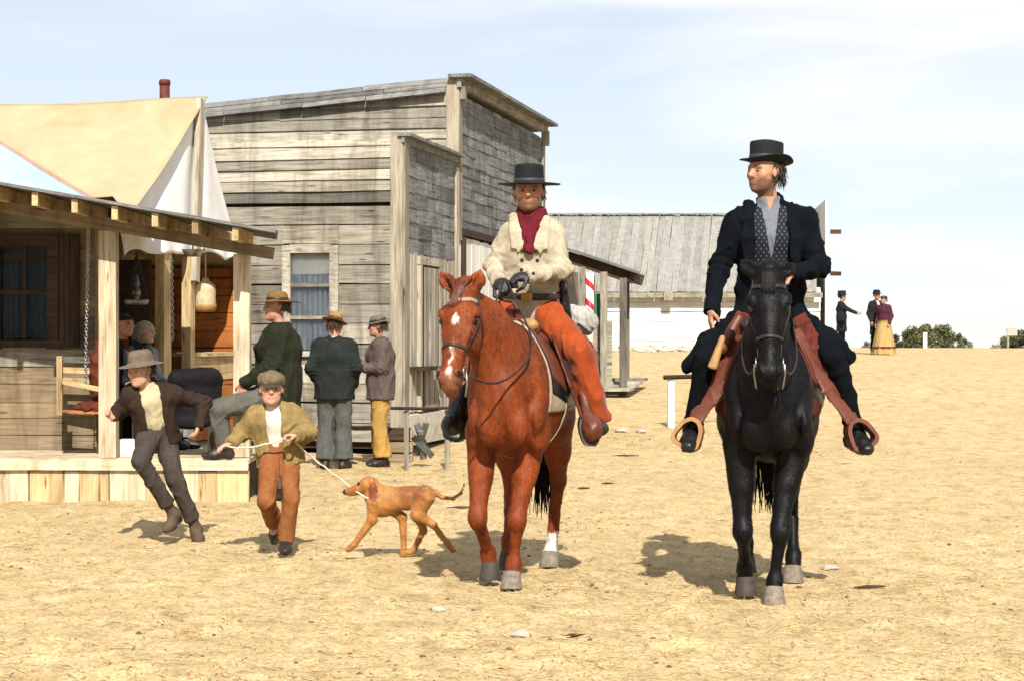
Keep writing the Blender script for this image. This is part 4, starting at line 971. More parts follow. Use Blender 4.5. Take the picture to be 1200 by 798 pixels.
def horse(name, label, O, fdir, head, legs, colfn, coat, mane_mat, hoofcols, tail, vox=.0125):
    f = unit((*fdir, 0)); lf = np.cross((0, 0, 1.), f)
    toL = lambda p: np.array((np.dot(np.asarray(p) - O, f), np.dot(np.asarray(p) - O, lf), p[2]))
    toW = lambda p: O + f * p[0] + lf * p[1] + np.array((0, 0, p[2]))
    R = np.array((f, lf, (0, 0, 1.))).T
    W = lambda V: np.asarray(V) @ R.T + O
    root = thing(name, O, label, 'horse', 'saddle horses in the street')
    B = Body(vox); horse_torso(B); hoofs = []
    poll, muz = toL(head['poll']), toL(head['muz']); sd = np.array((head['side'][0] @ f, head['side'][0] @ lf, 0)) if False else None
    h = unit(muz - poll); L = np.linalg.norm(muz - poll); hs_ = np.asarray(head['left'], float); sl = unit(np.array((hs_ @ f, hs_ @ lf, hs_[2])))
    sl = unit(sl - h * (sl @ h)); nrm = unit(np.cross(sl, h)); nrm = nrm if nrm[0] > 0 else -nrm       # forehead direction
    hw = head.get('hw', 1.2); H = lambda t, a, b: poll + h * (t * L) + sl * a * hw + nrm * b * hw
    A = (sl, nrm, h)
    # neck
    nb = np.array((.40, 0, 1.24)); mid = nb * .48 + H(.02, 0, -.09) * .52 + np.array((.03, 0, .035))
    sdn = unit(np.cross((H(0, 0, -.06) - nb), (0, 0, 1))); 
    B.chain([nb, mid, H(.04, 0, -.075)], [.27, .175, .098], .10, [.15, .098, .068], sdn)
    B.cone(np.array((.50, 0, 1.10)), mid - (0, 0, .06) + (.03, 0, 0), .16, .10, .08, wa=.13, wb=.06, side=sdn)
    # head
    B.cone(H(-.02, 0, -.03), H(.30, 0, -.028), .075 * hw, .082 * hw, .03, wa=.062 * hw, wb=.092 * hw, side=sl)
    B.cone(H(.28, 0, -.028), H(.62, 0, -.018), .082 * hw, .062 * hw, .03, wa=.088 * hw, wb=.052 * hw, side=sl)
    B.cone(H(.60, 0, -.018), H(.93, 0, -.012), .062 * hw, .050 * hw, .03, wa=.052 * hw, wb=.050 * hw, side=sl)
    B.ell(H(.91, 0, -.012), (.060 * hw, .055 * hw, .062 * hw), .02, ax=A); B.ell(H(.99, 0, -.028), (.042 * hw, .038 * hw, .032 * hw), .02, ax=A)      # muzzle, lips
    B.ell(H(1.0, 0, -.062), (.034 * hw, .026 * hw, .032 * hw), .015, ax=A)
    for s in (-1, 1):
        B.ell(H(.36, .058 * s, -.10), (.030 * hw, .085 * hw, .105 * hw), .03, ax=A)              # jowl
        B.ell(H(.27, .083 * s, .012), (.026 * hw, .034 * hw, .042 * hw), .018, ax=A)             # brow over the eye
        B.ell(H(.335, .094 * s, .006), (.012 * hw, .020 * hw, .026 * hw), .008, 's', ax=A)
        B.cone(H(.42, .066 * s, .004), H(.66, .046 * s, .012), .016 * hw, .010 * hw, .02)   # facial crest
        B.ell(H(.91, .048 * s, .028), (.022 * hw, .022 * hw, .03 * hw), .012, ax=A)              # nostril rim
        B.ell(H(.915, .060 * s, .036), (.012 * hw, .016 * hw, .02 * hw), .006, 's', ax=A)
        e0 = H(-.01, .046 * s, -.02); e1 = H(-.01, .062 * s, -.015) + head['ears'][0 if s > 0 else 1]
        em = e0 * .5 + e1 * .5 + sl * s * .006
        B.chain([e0, em, e1], [.034 * hw, .036 * hw, .006], .012, [.030 * hw, .038 * hw, .006], sl)
        ef = unit(nrm + sl * s * .35); B.chain([e0 * .75 + em * .25 + ef * .033, em + ef * .034, e1 * .9 + em * .1 + ef * .014], [.016, .018, .004], .006, op='s')
    for s, key, fr in ((1, 'fl', True), (-1, 'fr', True), (1, 'hl', False), (-1, 'hr', False)):
        horse_leg(B, hoofs, legs[key], fr, s, 0)
    V, Q = B.mesh(0, 1)
    n = vnormals(V, Q); V = V + n * (.0035 * wob(V, .16, 11, aniso=(1, 1, .6)) + .0015 * wob(V, .05, 12))[:, None]
    # veins and muscle relief on the chest
    ch = np.exp(-(((V[:, 0] - .62) / .22) ** 2 + ((V[:, 2] - 1.02) / .28) ** 2)); V = V + n * (ch * .006 * wob(V, .12, 21, aniso=(.6, 1.3, .5)))[:, None]
    # groove between the breast muscles
    V[:, 0] -= .03 * np.exp(-(V[:, 1] / .022) ** 2) * np.exp(-((V[:, 2] - 1.0) / .16) ** 2) * (V[:, 0] > .5)
    q = V - poll; t = q @ h / L; a = q @ sl; b_ = q @ nrm
    cols = colfn(V, t, a / hw, b_ / hw)
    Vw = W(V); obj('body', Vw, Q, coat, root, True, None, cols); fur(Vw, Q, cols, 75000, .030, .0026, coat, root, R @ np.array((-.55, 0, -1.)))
    bvh = BVHTree.FromPolygons([Vector(x) for x in Vw], Q.tolist())
    for s in (-1, 1):
        e = W([H(.335, .080 * s, .006)])[0]; MB().add(*sdball(e, .021 * hw, 8)).build('eye', EYEH, root, True)
    for (co, d, s), hc in zip(hoofs, hoofcols):
        up = unit(np.array((0, 0, 1.)) - 0 * d); g = MB()
        ax = unit(np.array((d[0], d[1], 0)) if abs(d[2]) < .99 else (1, 0, 0)); sid = np.cross((0, 0, 1.), ax); dn = unit(np.array((d[0], d[1], d[2])))
        # d points down the hoof wall
        prof = [(.03, .03), (.052, .022), (.055, .0), (.060, -.035), (.067, -.076), (.065, -.080), (.02, -.080)]
        axis = -unit(head.get('hoofaxis', {}).get(s, (0, 0, -1))) if False else -d
        fw = np.array((1., 0, 0)); fw = unit(fw - axis * (fw @ axis))
        m_ = MB().lathe(prof, co + fw * .012, axis, 20, 1.0, 1.12, fw, None); Vh = np.array(m_.V); rel = (Vh - co) @ axis
        Vh = Vh + np.outer(np.clip(-rel, 0, .1) * .28, fw)
        obj('hoof', W(Vh), m_.F, HOOF[hc], root, True)
    # mane and forelock
    pths = []; rg = np.random.default_rng(3); side = head.get('mane', -1)
    for i in range(150):
        u = rg.uniform(0, 1); base = (H(-.02, 0, -.10) * (1 - u) + np.array((.36, 0, 1.56)) * u); md = mid + (0, 0, .16); base = base + (md - (H(0, 0, -.1) + np.array((.36, 0, 1.56))) / 2) * (1 - (2 * u - 1) ** 2) * .55
        hit = bvh.find_nearest(Vector(W([base + (0, 0, .1)])[0])); b0 = np.array(hit[0])
        ln = rg.uniform(.16, .3); dv = lf * side * rg.uniform(.5, 1.) + f * rg.normal(0, .25); p = [b0 - (0, 0, .01)]
        for j in range(1, 5):
            c_ = b0 + dv * .09 * math.sin(j / 4 * 1.4) + np.array((0, 0, .03 * (j == 1) - ln * (j / 4) ** 1.4))
            hh = bvh.find_nearest(Vector(c_)); pp, nn = np.array(hh[0]), np.array(hh[1]); p.append(c_ if (c_ - pp) @ nn > .012 else pp + nn * rg.uniform(.008, .02))
        pths.append(p)
    for i in range(head.get('forelock', 26)):
        a0 = rg.normal(0, .025); p = []
        for j in range(5):
            c_ = W([H(-.03 + .26 * j / 4 * rg.uniform(.8, 1.05), a0 + head.get('flx', 0) * j / 4 + rg.normal(0, .006), .1)])[0]; hh = bvh.find_nearest(Vector(c_)); p.append(np.array(hh[0]) + np.array(hh[1]) * .008)
        pths.append(p)
    strands('mane', pths, .008, mane_mat, root)
    pths = []
    for i in range(tail.get('n', 130)):
        b0 = np.array((-.80, rg.normal(0, .022), 1.34 + rg.normal(0, .03))); sw = tail.get('sway', 0); ln = rg.uniform(.75, 1.02) * tail.get('len', .95); sp_ = np.clip(rg.normal(0, 1), -1.7, 1.7); p = [b0]
        for j in range(1, 8):
            u = j / 7; p.append(b0 + np.array((-.12 * math.sin(min(1, u * 2.2) * 1.57) + rg.normal(0, .006), sp_ * .055 * math.sin(u * 1.9) + sw * u + rg.normal(0, .008), -ln * u ** 1.15)))
        pths.append(list(W(p)))
    strands('tail', pths, .010, tail.get('mat', mane_mat), root)
    return dict(root=root, bvh=bvh, W=lambda *p: W([p])[0], H=lambda t, a, b: W([H(t, a, b)])[0], f=f, l=lf, O=O, R=R, Warr=W, Hax=(R @ sl, R @ nrm, R @ h))
EYEH = plain('horse_eye', (.008, .006, .005), .08, .6, .05)
HOOF = {'pale': plain('pale_hoof', (.24, .20, .165), .85, .15, .4, 30), 'dark': plain('dark_hoof', (.07, .055, .045), .7, .3, .3, 25)}
def strap(name, pts, width, mat, par, bvh=None, off=.006, thick=.004, n=6, lift=0.):
    """leather strap through pts, pressed onto the surface of bvh"""
    P_ = [np.asarray(p, float) for p in pts]; out = []; nr = []
    for i in range(len(P_) - 1):
        for j in range(n):
            out.append(P_[i] + (P_[i + 1] - P_[i]) * j / n)
    out.append(P_[-1])
    for i in range(len(out)):
        if bvh:
            h = bvh.find_nearest(Vector(out[i])); nn = np.array(h[1]); out[i] = np.array(h[0]) + nn * off; nr.append(nn)
        else: nr.append(np.array((0, -1., 0)))
    for _ in range(2):
        out = [out[0]] + [(out[i - 1] + 2 * out[i] + out[i + 1]) / 4 for i in range(1, len(out) - 1)] + [out[-1]]
    V = []; F = []
    for i, p in enumerate(out):
        d = unit(out[min(i + 1, len(out) - 1)] - out[max(i - 1, 0)]); nn = unit(nr[i] - d * (nr[i] @ d)); s = np.cross(d, nn)
        for a, b_ in ((-1, -1), (1, -1), (1, 1), (-1, 1)): V.append(p + s * a * width / 2 + nn * b_ * thick / 2)
    for i in range(len(out) - 1):
        for k in range(4): F.append((i * 4 + k, i * 4 + (k + 1) % 4, i * 4 + 4 + (k + 1) % 4, i * 4 + 4 + k))
    F += [(3, 2, 1, 0), tuple((len(out) - 1) * 4 + k for k in range(4))]
    return obj(name, V, F, mat, par, True)
def ringmesh(c, ax, r, tr, n=16, m=6):
    ax = unit(ax); a = unit(np.cross(ax, (0.3, .5, .8))); b = np.cross(ax, a); V = []; F = []
    for i in range(n):
        t = 2 * math.pi * i / n; d = a * math.cos(t) + b * math.sin(t)
        for j in range(m): u = 2 * math.pi * j / m; V.append(np.asarray(c) + d * (r + tr * math.cos(u)) + ax * tr * math.sin(u))
    for i in range(n):
        for j in range(m): F.append((i * m + j, ((i + 1) % n) * m + j, ((i + 1) % n) * m + (j + 1) % m, i * m + (j + 1) % m))
    return V, F
def bridle(h, label, mat, hands, metal, brow=True, brow_mat=None):
    H = h['H']; b = h['bvh']; root = thing('bridle', H(.3, 0, .08), label, 'bridle', 'bridles on the horses')
    W_ = .020
    strap('headpiece', [H(.62, .08, -.02), H(.40, .12, -.03), H(.15, .10, -.02), H(.02, .07, -.03), H(-.02, 0, -.045), H(.02, -.07, -.03), H(.15, -.10, -.02), H(.40, -.12, -.03), H(.62, -.08, -.02)], W_, mat, root, b)
    if brow: strap('browband', [H(.12, .10, -.01), H(.14, .06, .09), H(.145, 0, .1), H(.14, -.06, .09), H(.12, -.10, -.01)], .024, brow_mat or mat, root, b)
    strap('throat_latch', [H(.13, .10, -.02), H(.34, .10, -.16), H(.40, 0, -.22), H(.34, -.10, -.16), H(.13, -.10, -.02)], .014, mat, root, b)
    strap('noseband', [H(.64, .08, -.02), H(.63, .05, .07), H(.63, 0, .09), H(.63, -.05, .07), H(.64, -.08, -.02)], .018, mat, root, b)
    for s in (-1, 1):
        strap('cheek_strap', [H(.62, .075 * s, -.02), H(.80, .07 * s, -.02)], .018, mat, root, b)
        MB().add(*ringmesh(H(.84, .064 * s, -.02), h['Hax'][0], .030, .0045)).build('bit_ring', metal, root, True)
        MB().tube([H(.84, .07 * s, -.02), H(.92, .072 * s, -.05), H(1.03, .062 * s, -.085)], .006, 6).build('bit_shank', metal, root, True)
    for s, hand in ((1, hands[0]), (-1, hands[1])):
        a = H(1.02, .062 * s, -.085) if hands[2] else H(.86, .068 * s, -.03); hand = np.asarray(hand, float); pts = []
        wp = [a, h['W'](.70, .15 * s, 1.36), h['W'](.50, .15 * s, 1.50), hand]
        for k_ in range(3):
            for i in range(6):
                u = i / 6; p = wp[k_] * (1 - u) + wp[k_ + 1] * u - np.array((0, 0, hands[3] * math.sin(math.pi * u) * (k_ == 0))); q = b.find_nearest(Vector(p)); pp, nn = np.array(q[0]), np.array(q[1])
                if (k_ or i) and (p - pp) @ nn < .012: p = pp + nn * .014
                pts.append(p)
        pts.append(hand)
        for _ in range(2): pts = [pts[0]] + [(pts[i - 1] + 2 * pts[i] + pts[i + 1]) / 4 for i in range(1, len(pts) - 1)] + [pts[-1]]
        MB().tube(pts, .0065, 6).build('rein', hands[4] if len(hands) > 4 else mat, root, True)
    return root
def saddle(h, label, mat, blanket, roll, vox=.012, skirt_drop=.86):
    """stock saddle, skirts pressed onto the barrel"""
    Wf = h['Warr']; root = thing('saddle', h['W'](-.05, 0, 1.5), label, 'saddle', 'saddles on the horses')
    def shell(name, infl, x0, x1, z0, m_, cut=None):
        B = Body(vox); horse_torso(B); B.keep(lambda X, Y, Z: np.maximum(np.maximum(X - x1, x0 - X), z0(X, Y, Z) - Z) - infl * 0)
        f, lo, v = B.field(.03, infl)
        Bi = Body(vox); horse_torso(Bi)
        V, Q = surface_net(f, lo, v, 2); obj(name, Wf(V), Q, m_, root, True)
    shell('blanket', .016, -.50, .34, lambda X, Y, Z: 1.06 + .0 * X, blanket)
    shell('skirt', .032, -.44, .28, lambda X, Y, Z: 1.16 + .5 * np.maximum(0, X - .05), mat)
    shell('pad', .024, -.47, .31, lambda X, Y, Z: 1.10 + .3 * np.maximum(0, X - .05), LEATHB)
    B = Body(.010); B.cone((.27, -.12, 1.57), (.27, .12, 1.57), .04, .04, .03); V, Q = B.mesh(0, 1); obj('pommel_roll', Wf(crumple(V, Q, .006, .05, 4)), Q, roll, root, True)
    B = Body(.010)
    B.ell((-.08, 0, 1.47), (.26, .19, .085), .05); B.cone((-.30, -.10, 1.56), (-.30, .10, 1.56), .032, .032, .05); B.ell((-.31, 0, 1.575), (.045, .185, .075), .04)
    B.ell((.14, 0, 1.545), (.07, .15, .075), .05); B.cone((.15, 0, 1.56), (.19, 0, 1.66), .035, .026, .03); B.ell((.20, 0, 1.675), (.05, .042, .022), .015)
    V, Q = B.mesh(0, 2); obj('seat', Wf(V), Q, mat, root, True)
    return root
def stirrup(root, h, top, bot, toe, mat, wide=.105, cover=None, hang=None):
    """fender from the saddle to the stirrup, stirrup ring under the foot"""
    top, bot = np.asarray(top, float), np.asarray(bot, float); d = unit(bot - top); side = unit(np.cross(d, toe)); fw = np.cross(side, d)
    B = Body(.008); a = top; m_ = top * .45 + bot * .55; e = bot - d * .13
    B.chain([a, m_, e + d * .05], [.010, .011, .014], .01, [.085, .095, .05], fw if hang is None else hang)
    V, Q = B.mesh(0, 1); V = crumple(V, Q, .004, .12, 77); fen = obj('fender', V, Q, mat, root, True)
    ring = []; c = bot
    for t in np.linspace(-.5 * math.pi, 1.5 * math.pi, 29)[:-1]:
        x = math.cos(t); y = math.sin(t); wv = wide * (1.0 if y < -.3 else 1.0 - .45 * max(0, y + .3)); ring.append(c + side * wv * np.sign(x) * abs(x) ** .55 + -d * (.084 * np.sign(y) * abs(y) ** .55))
    V = []; F = []; n = len(ring)
    for p in ring:
        o_ = unit(p - c)
        for a_, b_ in ((-1, -1), (1, -1), (1, 1), (-1, 1)): V.append(p + unit(toe) * .04 * a_ + o_ * .012 * b_)
    for i in range(n):
        for k in range(4): j = (i + 1) % n; F.append((i * 4 + k, i * 4 + (k + 1) % 4, j * 4 + (k + 1) % 4, j * 4 + k))
    obj('stirrup', V, F, cover or mat, root, False)
    return fen

CHEST = painted('chestnut_coat', .60, .18, 34, .34, .006, (1, 1, .3), bs=.45)
BLACKC = painted('black_coat', .50, .14, 34, .5, .006, (1, 1, .3), bs=.45)
MANE_B = plain('black_mane', (.008, .007, .007), .6, .15, .4, 60)
MANE_R = plain('chestnut_mane', (.12, .03, .012), .5, .4, .35, 60)

def col_brown(V, t, a, b):
    c = np.tile((.225, .054, .0145), (len(V), 1)); nz_ = wob(V, .35, 2); c = c * (1 + .22 * nz_ + .12 * wob(V, .09, 6, aniso=(1, 1, .4)))[:, None]
    x, z = V[:, 0], V[:, 2]
    bel = np.clip((1.0 - z) / .3, 0, 1) * np.clip((z - .55) / .2, 0, 1); c = c * (1 + .10 * bel)[:, None]
    leg = np.clip((.62 - z) / .2, 0, 1)[:, None]; c = c * (1 - leg) + leg * np.array((.21, .049, .0135))
    hd = (t > -.05) & (t < 1.15) & (np.abs(a) < .14) & (b > -.16) & (x > .75)
    w_ = a + .006 * wob(V, .03, 3)
    sm = lambda v, e: np.clip(v / e + .5, 0, 1)
    star = hd * (b > 0) * sm(1 - ((w_ / .015) ** 2 + ((t - .36) / .05) ** 2), 1.0); bl = hd * (b > 0) * sm(.004 + .010 * np.clip((t - .82) / .1, 0, 1) - np.abs(w_ - .004), .008) * sm(t - .62, .06) * sm(.92 - t, .05)
    mz = (hd & (t > .84))[:, None] * np.clip((t - .86) / .1, 0, 1)[:, None]; c = c * (1 - .6 * mz) + .6 * mz * np.array((.27, .13, .075))
    wm_ = np.maximum(star, bl)[:, None]; c = c * (1 - wm_) + wm_ * np.array((.74, .66, .56))
    nos = hd & (((np.abs(a) - .056) / .020) ** 2 + ((t - .915) / .032) ** 2 < 1) & (b > .0); c[nos] = (.025, .012, .01); lipl = hd & (np.abs(t - .985 - .0) < .010) & (b < .03); c[lipl] *= .4  # shade of nostril hollows and mouth crease painted into the coat colour
    sock = (x < -.35) & (V[:, 1] > 0) & (z < .21 + .012 * wob(V, .05, 5)); c[sock] = (.78, .72, .64)
    return np.clip(c, .003, 1)
def col_black(V, t, a, b):
    c = np.tile((.0065, .006, .0072), (len(V), 1)); c = c * (1 + .35 * wob(V, .3, 2))[:, None]
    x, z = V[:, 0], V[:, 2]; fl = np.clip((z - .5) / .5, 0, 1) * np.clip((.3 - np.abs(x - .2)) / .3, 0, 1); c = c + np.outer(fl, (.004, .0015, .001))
    return np.clip(c, .002, 1)
HDOWN = (0, 0, -1.)
# ---- brown horse
OB = np.array((.045, 12.2, 0)); FB = (-.14, -.99); _f = unit((*FB, 0)); _l = np.cross((0, 0, 1.), _f)
def LB_(px, py, Y): p = P(px, py, Y); return np.array(((p - OB) @ _f, (p - OB) @ _l, p[2]))
hb_ = horse('horse', 'chestnut brown horse with a white star and blaze, walking toward the camera', OB, FB,
    dict(poll=P(543, 341, 11.32), muz=P(526, 453, 11.02), hw=1.16, left=(.955, -.30, 0), ears=(np.array((.015, .03, .125)), np.array((.015, -.075, .115))), mane=-1, forelock=30, flx=-.03, side=None),
    dict(fl=(LB_(622, 516, 11.83), LB_(606, 609, 11.70), LB_(602, 660, 11.76), LB_(600, 675, 11.74), (.12, 0, -1)),
         fr=(LB_(567, 516, 11.83), LB_(560, 606, 11.70), LB_(572, 648, 11.92), LB_(575, 664, 11.93), (.05, 0, -1)),
         hl=(np.array((-.42, .185, .98)), np.array((-.80, .15, .56)), LB_(646, 646, 13.0), LB_(644, 651, 12.96), (.12, 0, -1)),
         hr=(np.array((-.40, -.18, .98)), np.array((-.62, -.14, .57)), np.array((-.46, -.13, .19)), np.array((-.42, -.13, .085)), (.1, 0, -1))),
    col_brown, CHEST, MANE_R, ['pale', 'dark', 'pale', 'dark'], dict(mat=MANE_B, n=150, len=1.0, sway=.02))
# ---- black horse
OK_ = np.array((1.515, 11.6, 0)); FK = (-.12, -.993); _f2 = unit((*FK, 0)); _l2 = np.cross((0, 0, 1.), _f2)
def LK(px, py, Y): p = P(px, py, Y); return np.array(((p - OK_) @ _f2, (p - OK_) @ _l2, p[2]))
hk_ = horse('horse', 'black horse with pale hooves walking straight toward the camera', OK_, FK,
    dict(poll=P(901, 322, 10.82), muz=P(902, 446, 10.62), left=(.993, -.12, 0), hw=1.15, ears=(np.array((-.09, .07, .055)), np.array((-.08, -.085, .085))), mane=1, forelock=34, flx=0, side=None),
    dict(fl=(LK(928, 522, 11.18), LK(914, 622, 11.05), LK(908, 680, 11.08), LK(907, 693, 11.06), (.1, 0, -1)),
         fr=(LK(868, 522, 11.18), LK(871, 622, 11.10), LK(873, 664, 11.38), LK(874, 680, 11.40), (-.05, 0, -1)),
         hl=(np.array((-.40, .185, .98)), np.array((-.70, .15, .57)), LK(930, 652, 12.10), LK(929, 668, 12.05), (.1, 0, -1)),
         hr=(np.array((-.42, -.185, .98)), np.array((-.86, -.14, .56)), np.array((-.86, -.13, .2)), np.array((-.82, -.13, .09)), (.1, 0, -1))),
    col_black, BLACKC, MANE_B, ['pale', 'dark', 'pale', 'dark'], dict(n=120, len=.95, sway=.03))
BLK1 = cloth('cream_blanket', (.45, .38, .28), var=.3); BLK2 = cloth('dark_red_blanket', (.16, .045, .035), var=.4, stretch=(6, 6, 1))
sad1 = saddle(hb_, 'red brown stock saddle on the chestnut horse', LEATH, BLK1, TANL)
sad2 = saddle(hk_, 'red brown stock saddle on the black horse', LEATH, BLK2, LEATHD)
# ------------------------------------------------------------------ riders
def mk(f, **kw): return {k: (f(*v) if len(v) == 3 and k[:2] not in ('fa', 'hu') else np.array(v)) for k, v in kw.items()}
def joints(pts, **vec):
    J = {k: P(*v) for k, v in pts.items()}
    for k, v in vec.items(): J[k] = np.array(v, float) if not np.isscalar(v) else v
    return J
FELT = plain('black_felt', (.012, .013, .017), .8, .25, .25, 40)
FELTB = plain('felt_band', (.045, .045, .05), .6, .3, .2, 40)
CREAM = cloth('cream_cloth_coat', (.50, .435, .325), var=.28, scale=12, weave=300)
ORANGE = cloth('orange_suede', (.35, .073, .02), var=.28, scale=7, weave=220, sheen=.1)
MAROON = cloth('maroon_scarf', (.16, .022, .032), var=.3, scale=20)
PLUM = cloth('plum_shirt', (.20, .055, .075), var=.4, scale=45)
NAVY = cloth('black_navy_coat', (.0062, .0088, .0135), .9, .3, 10, 260, .0)
DENIMG = cloth('grey_shirt', (.20, .22, .25), var=.2, scale=20)
BLKT = cloth('black_trousers', (.006, .0075, .011), .9, .3)
m, nt, b = mat_base('dotted_vest', .8, .2)
v = coords(nt, (1, 1, 1)); vo = nt.nodes.new('ShaderNodeSeparateXYZ'); nt.links.new(v, vo.inputs[0])
def stripe(axis, fr, ph=0.):
    a = node(nt, 'ShaderNodeMath', operation='MULTIPLY_ADD'); a.inputs[1].default_value = fr; a.inputs[2].default_value = ph; nt.links.new(vo.outputs[axis], a.inputs[0])
    s_ = node(nt, 'ShaderNodeMath', operation='SINE'); nt.links.new(a.outputs[0], s_.inputs[0]); return s_.outputs[0]
mm = node(nt, 'ShaderNodeMath', operation='MULTIPLY'); nt.links.new(stripe(0, 210), mm.inputs[0]); nt.links.new(stripe(2, 150), mm.inputs[1])
nt.links.new(ramp(nt, mm.outputs[0], [(.45, (.014, .017, .026)), (.75, (.10, .11, .13))]), b.inputs['Base Color']); VEST = m

# rider on the chestnut horse
y0 = 12.33
hand1 = P(594, 330, 12.02)
J = joints(dict(pel=(619, 366, y0 + .08), wst=(622, 330, y0 + .03), ch=(623, 290, y0), nk=(622, 254, y0), hd=(620, 227, y0 - .05), sL=(648, 274, y0 - .01), sR=(598, 273, y0 + .02),
    eL=(661, 317, y0 - .07), wL=(621, 325, y0 - .27), eR=(577, 312, y0 + .02), wR=(584, 331, y0 - .22), hL=(638, 368, y0 + .04), hR=(602, 368, y0 + .06),
    kL=(682, 418, y0 - .22), kR=(553, 424, y0 - .14), aL=(699, 492, y0 - .16), aR=(540, 486, y0 - .06)),
    face=(-.06, -1, -.06), tL=(.12, -1, .12), tR=(-.35, -1, .12), curlL=1.35, curlR=1.35, hdirL=(-1, -.25, -.1), hdirR=(.25, -.6, -.2), palmL=(0, .3, -1), palmR=(.5, .2, -1), thL=1, thR=-1, gaze=(0, -1, 0))
r1 = person('rider in a cream jacket, maroon scarf and orange chaps on the chestnut horse', 'person', J,
    dict(vox=.0078, bvox=.0066, hs=1.08, coat=CREAM, cg=.014, bw=.94, cs=.125, hem=.045, flare=1.0, open=(.23, .004, .085), collar=1, ca=.016, sl=.88, shirt=PLUM, handscale=1.12, scarf=MAROON, trousers=ORANGE, tr=1.16, cuff=.075, tl=1.05, ta=.014,
         shaft=.2, boots=LEATHD, hair=(.10, .05, .025), skin=(.50, .26, .155), stubble=.8, gloves=(.022, .022, .025), hairlen=.3,
         buttons=((.20, .045), (.14, .045), (.08, .045), (.02, .045), (.20, -.045), (.14, -.05), (.08, -.05)),
         hat=dict(mat=FELT, band=FELTB, cr=.094, ch=.125, br=.20, ratio=1.05, z=.048, tilt=.03, topr=.97, dent=.04, brim_t=.009)), 3)
# belt with holster on that rider
_b = Body(.009); _u = unit(J['nk'] - J['pel']); _r = unit(J['sR'] - J['sL']); _w = J['wst'] * .55 + J['pel'] * .45
_b.cone(_w - _u * .02, _w + _u * .02, .160, .160, .005, wa=.200, wb=.197, side=_r, flat0=True, flat1=True); V, Q = _b.mesh(0, 1); bl = obj('gun_belt', V, Q, LEATHD, r1, True)
_b = Body(.009); q = _w - _r * .20; _b.cone(q + (.01, .02, .04), q + (.05, .06, -.20), .038, .026, .02); _b.cone(q + (0, -.02, .05), q + (.02, -.05, .12), .022, .024, .02); V, Q = _b.mesh(0, 1); obj('holster', crumple(V, Q, .004, .05, 3), Q, LEATHB, bl, True)
MB().box(_w + np.cross(_u, _r) * .166 + _u * .0, _r * .035, _u * .026, np.cross(_u, _r) * .006).build('buckle', plain('brass', (.45, .28, .09), .35, .5, .2, 20, .8), bl)
stirrup(sad1, hb_, P(648, 395, y0 - .22), P(688, 505, y0 - .30), (.1, -1, .0), LEATH, .045, LEATHD, hang=(-.1, -1, 0))
stirrup(sad1, hb_, P(575, 392, y0 - .10), P(536, 500, y0 - .12), (-.3, -1, .0), LEATHB, .06, LEATHB, hang=(-.1, -1, 0))
bridle(hb_, 'brown leather bridle with reins on the chestnut horse', LEATHD, (hand1, hand1 + (-.02, 0, 0), False, .10, LEATHD), STEEL, True, plain('pale_leather', (.36, .27, .2), .6))
hb = hb_
strap('cinch', [hb['W'](.06, .35, 1.2), hb['W'](.07, .32, .95), hb['W'](.08, .2, .76), hb['W'](.08, 0, .7), hb['W'](.08, -.2, .76), hb['W'](.07, -.32, .95), hb['W'](.06, -.35, 1.2)], .09, ROPE, sad1, hb['bvh'], .012)
# bedroll and saddle bag behind the cantle
q = hb['W'](-.46, 0, 1.66); lv = hb['l']
bed = thing('bedroll', q - (0, 0, .1), 'rolled white and grey blanket tied behind the saddle of the chestnut horse', 'bedroll')
B = Body(.011); B.cone(q - lv * .33 + (0, 0, -.05), q + (0, 0, .0), .085, .095, .05); B.cone(q, q + lv * .36 + (0, 0, -.06), .095, .085, .05); V, Q = B.mesh(0, 1); obj('roll', crumple(V, Q, .016, .07, 8), Q, cloth('grey_white_blanket', (.46, .45, .42), var=.4, scale=14, stretch=(6, 1, 1)), bed, True)
for k in (-.16, .18): MB().add(*ringmesh(q + lv * k + (0, 0, -.025), lv, .094, .008, 18)).build('tie', LEATHD, bed, True)
for s, lab in ((1, 'red brown saddle bag hanging on the near flank of the chestnut horse'), (-1, 'red brown saddle bag hanging on the far flank of the chestnut horse')):
    c_ = hb['W'](-.42, .375 * s, 1.28); B = Body(.010); B.ell(c_, (.06, .15, .16), .02, ax=(lv, hb['f'], (0, 0, 1))); B.ell(c_ + (0, 0, .05) + lv * s * .02, (.062, .158, .11), .01, ax=(lv, hb['f'], (0, 0, 1))); V, Q = B.mesh(0, 1)
    g = thing('saddle_bag', c_ - (0, 0, .16), lab, 'saddle bag', 'saddle bags'); obj('pouch', crumple(V, Q, .006, .08, 4), Q, LEATH, g, True)
    strap('bag_strap', [c_ + lv * s * .06 + (0, 0, .12), c_ + lv * s * .085 + (0, 0, 0), c_ + lv * s * .075 - (0, 0, .1)], .02, LEATHD, g); strap('yoke', [c_ + (0, 0, .14), hb['W'](-.42, .2 * s, 1.58)], .12, LEATH, g)

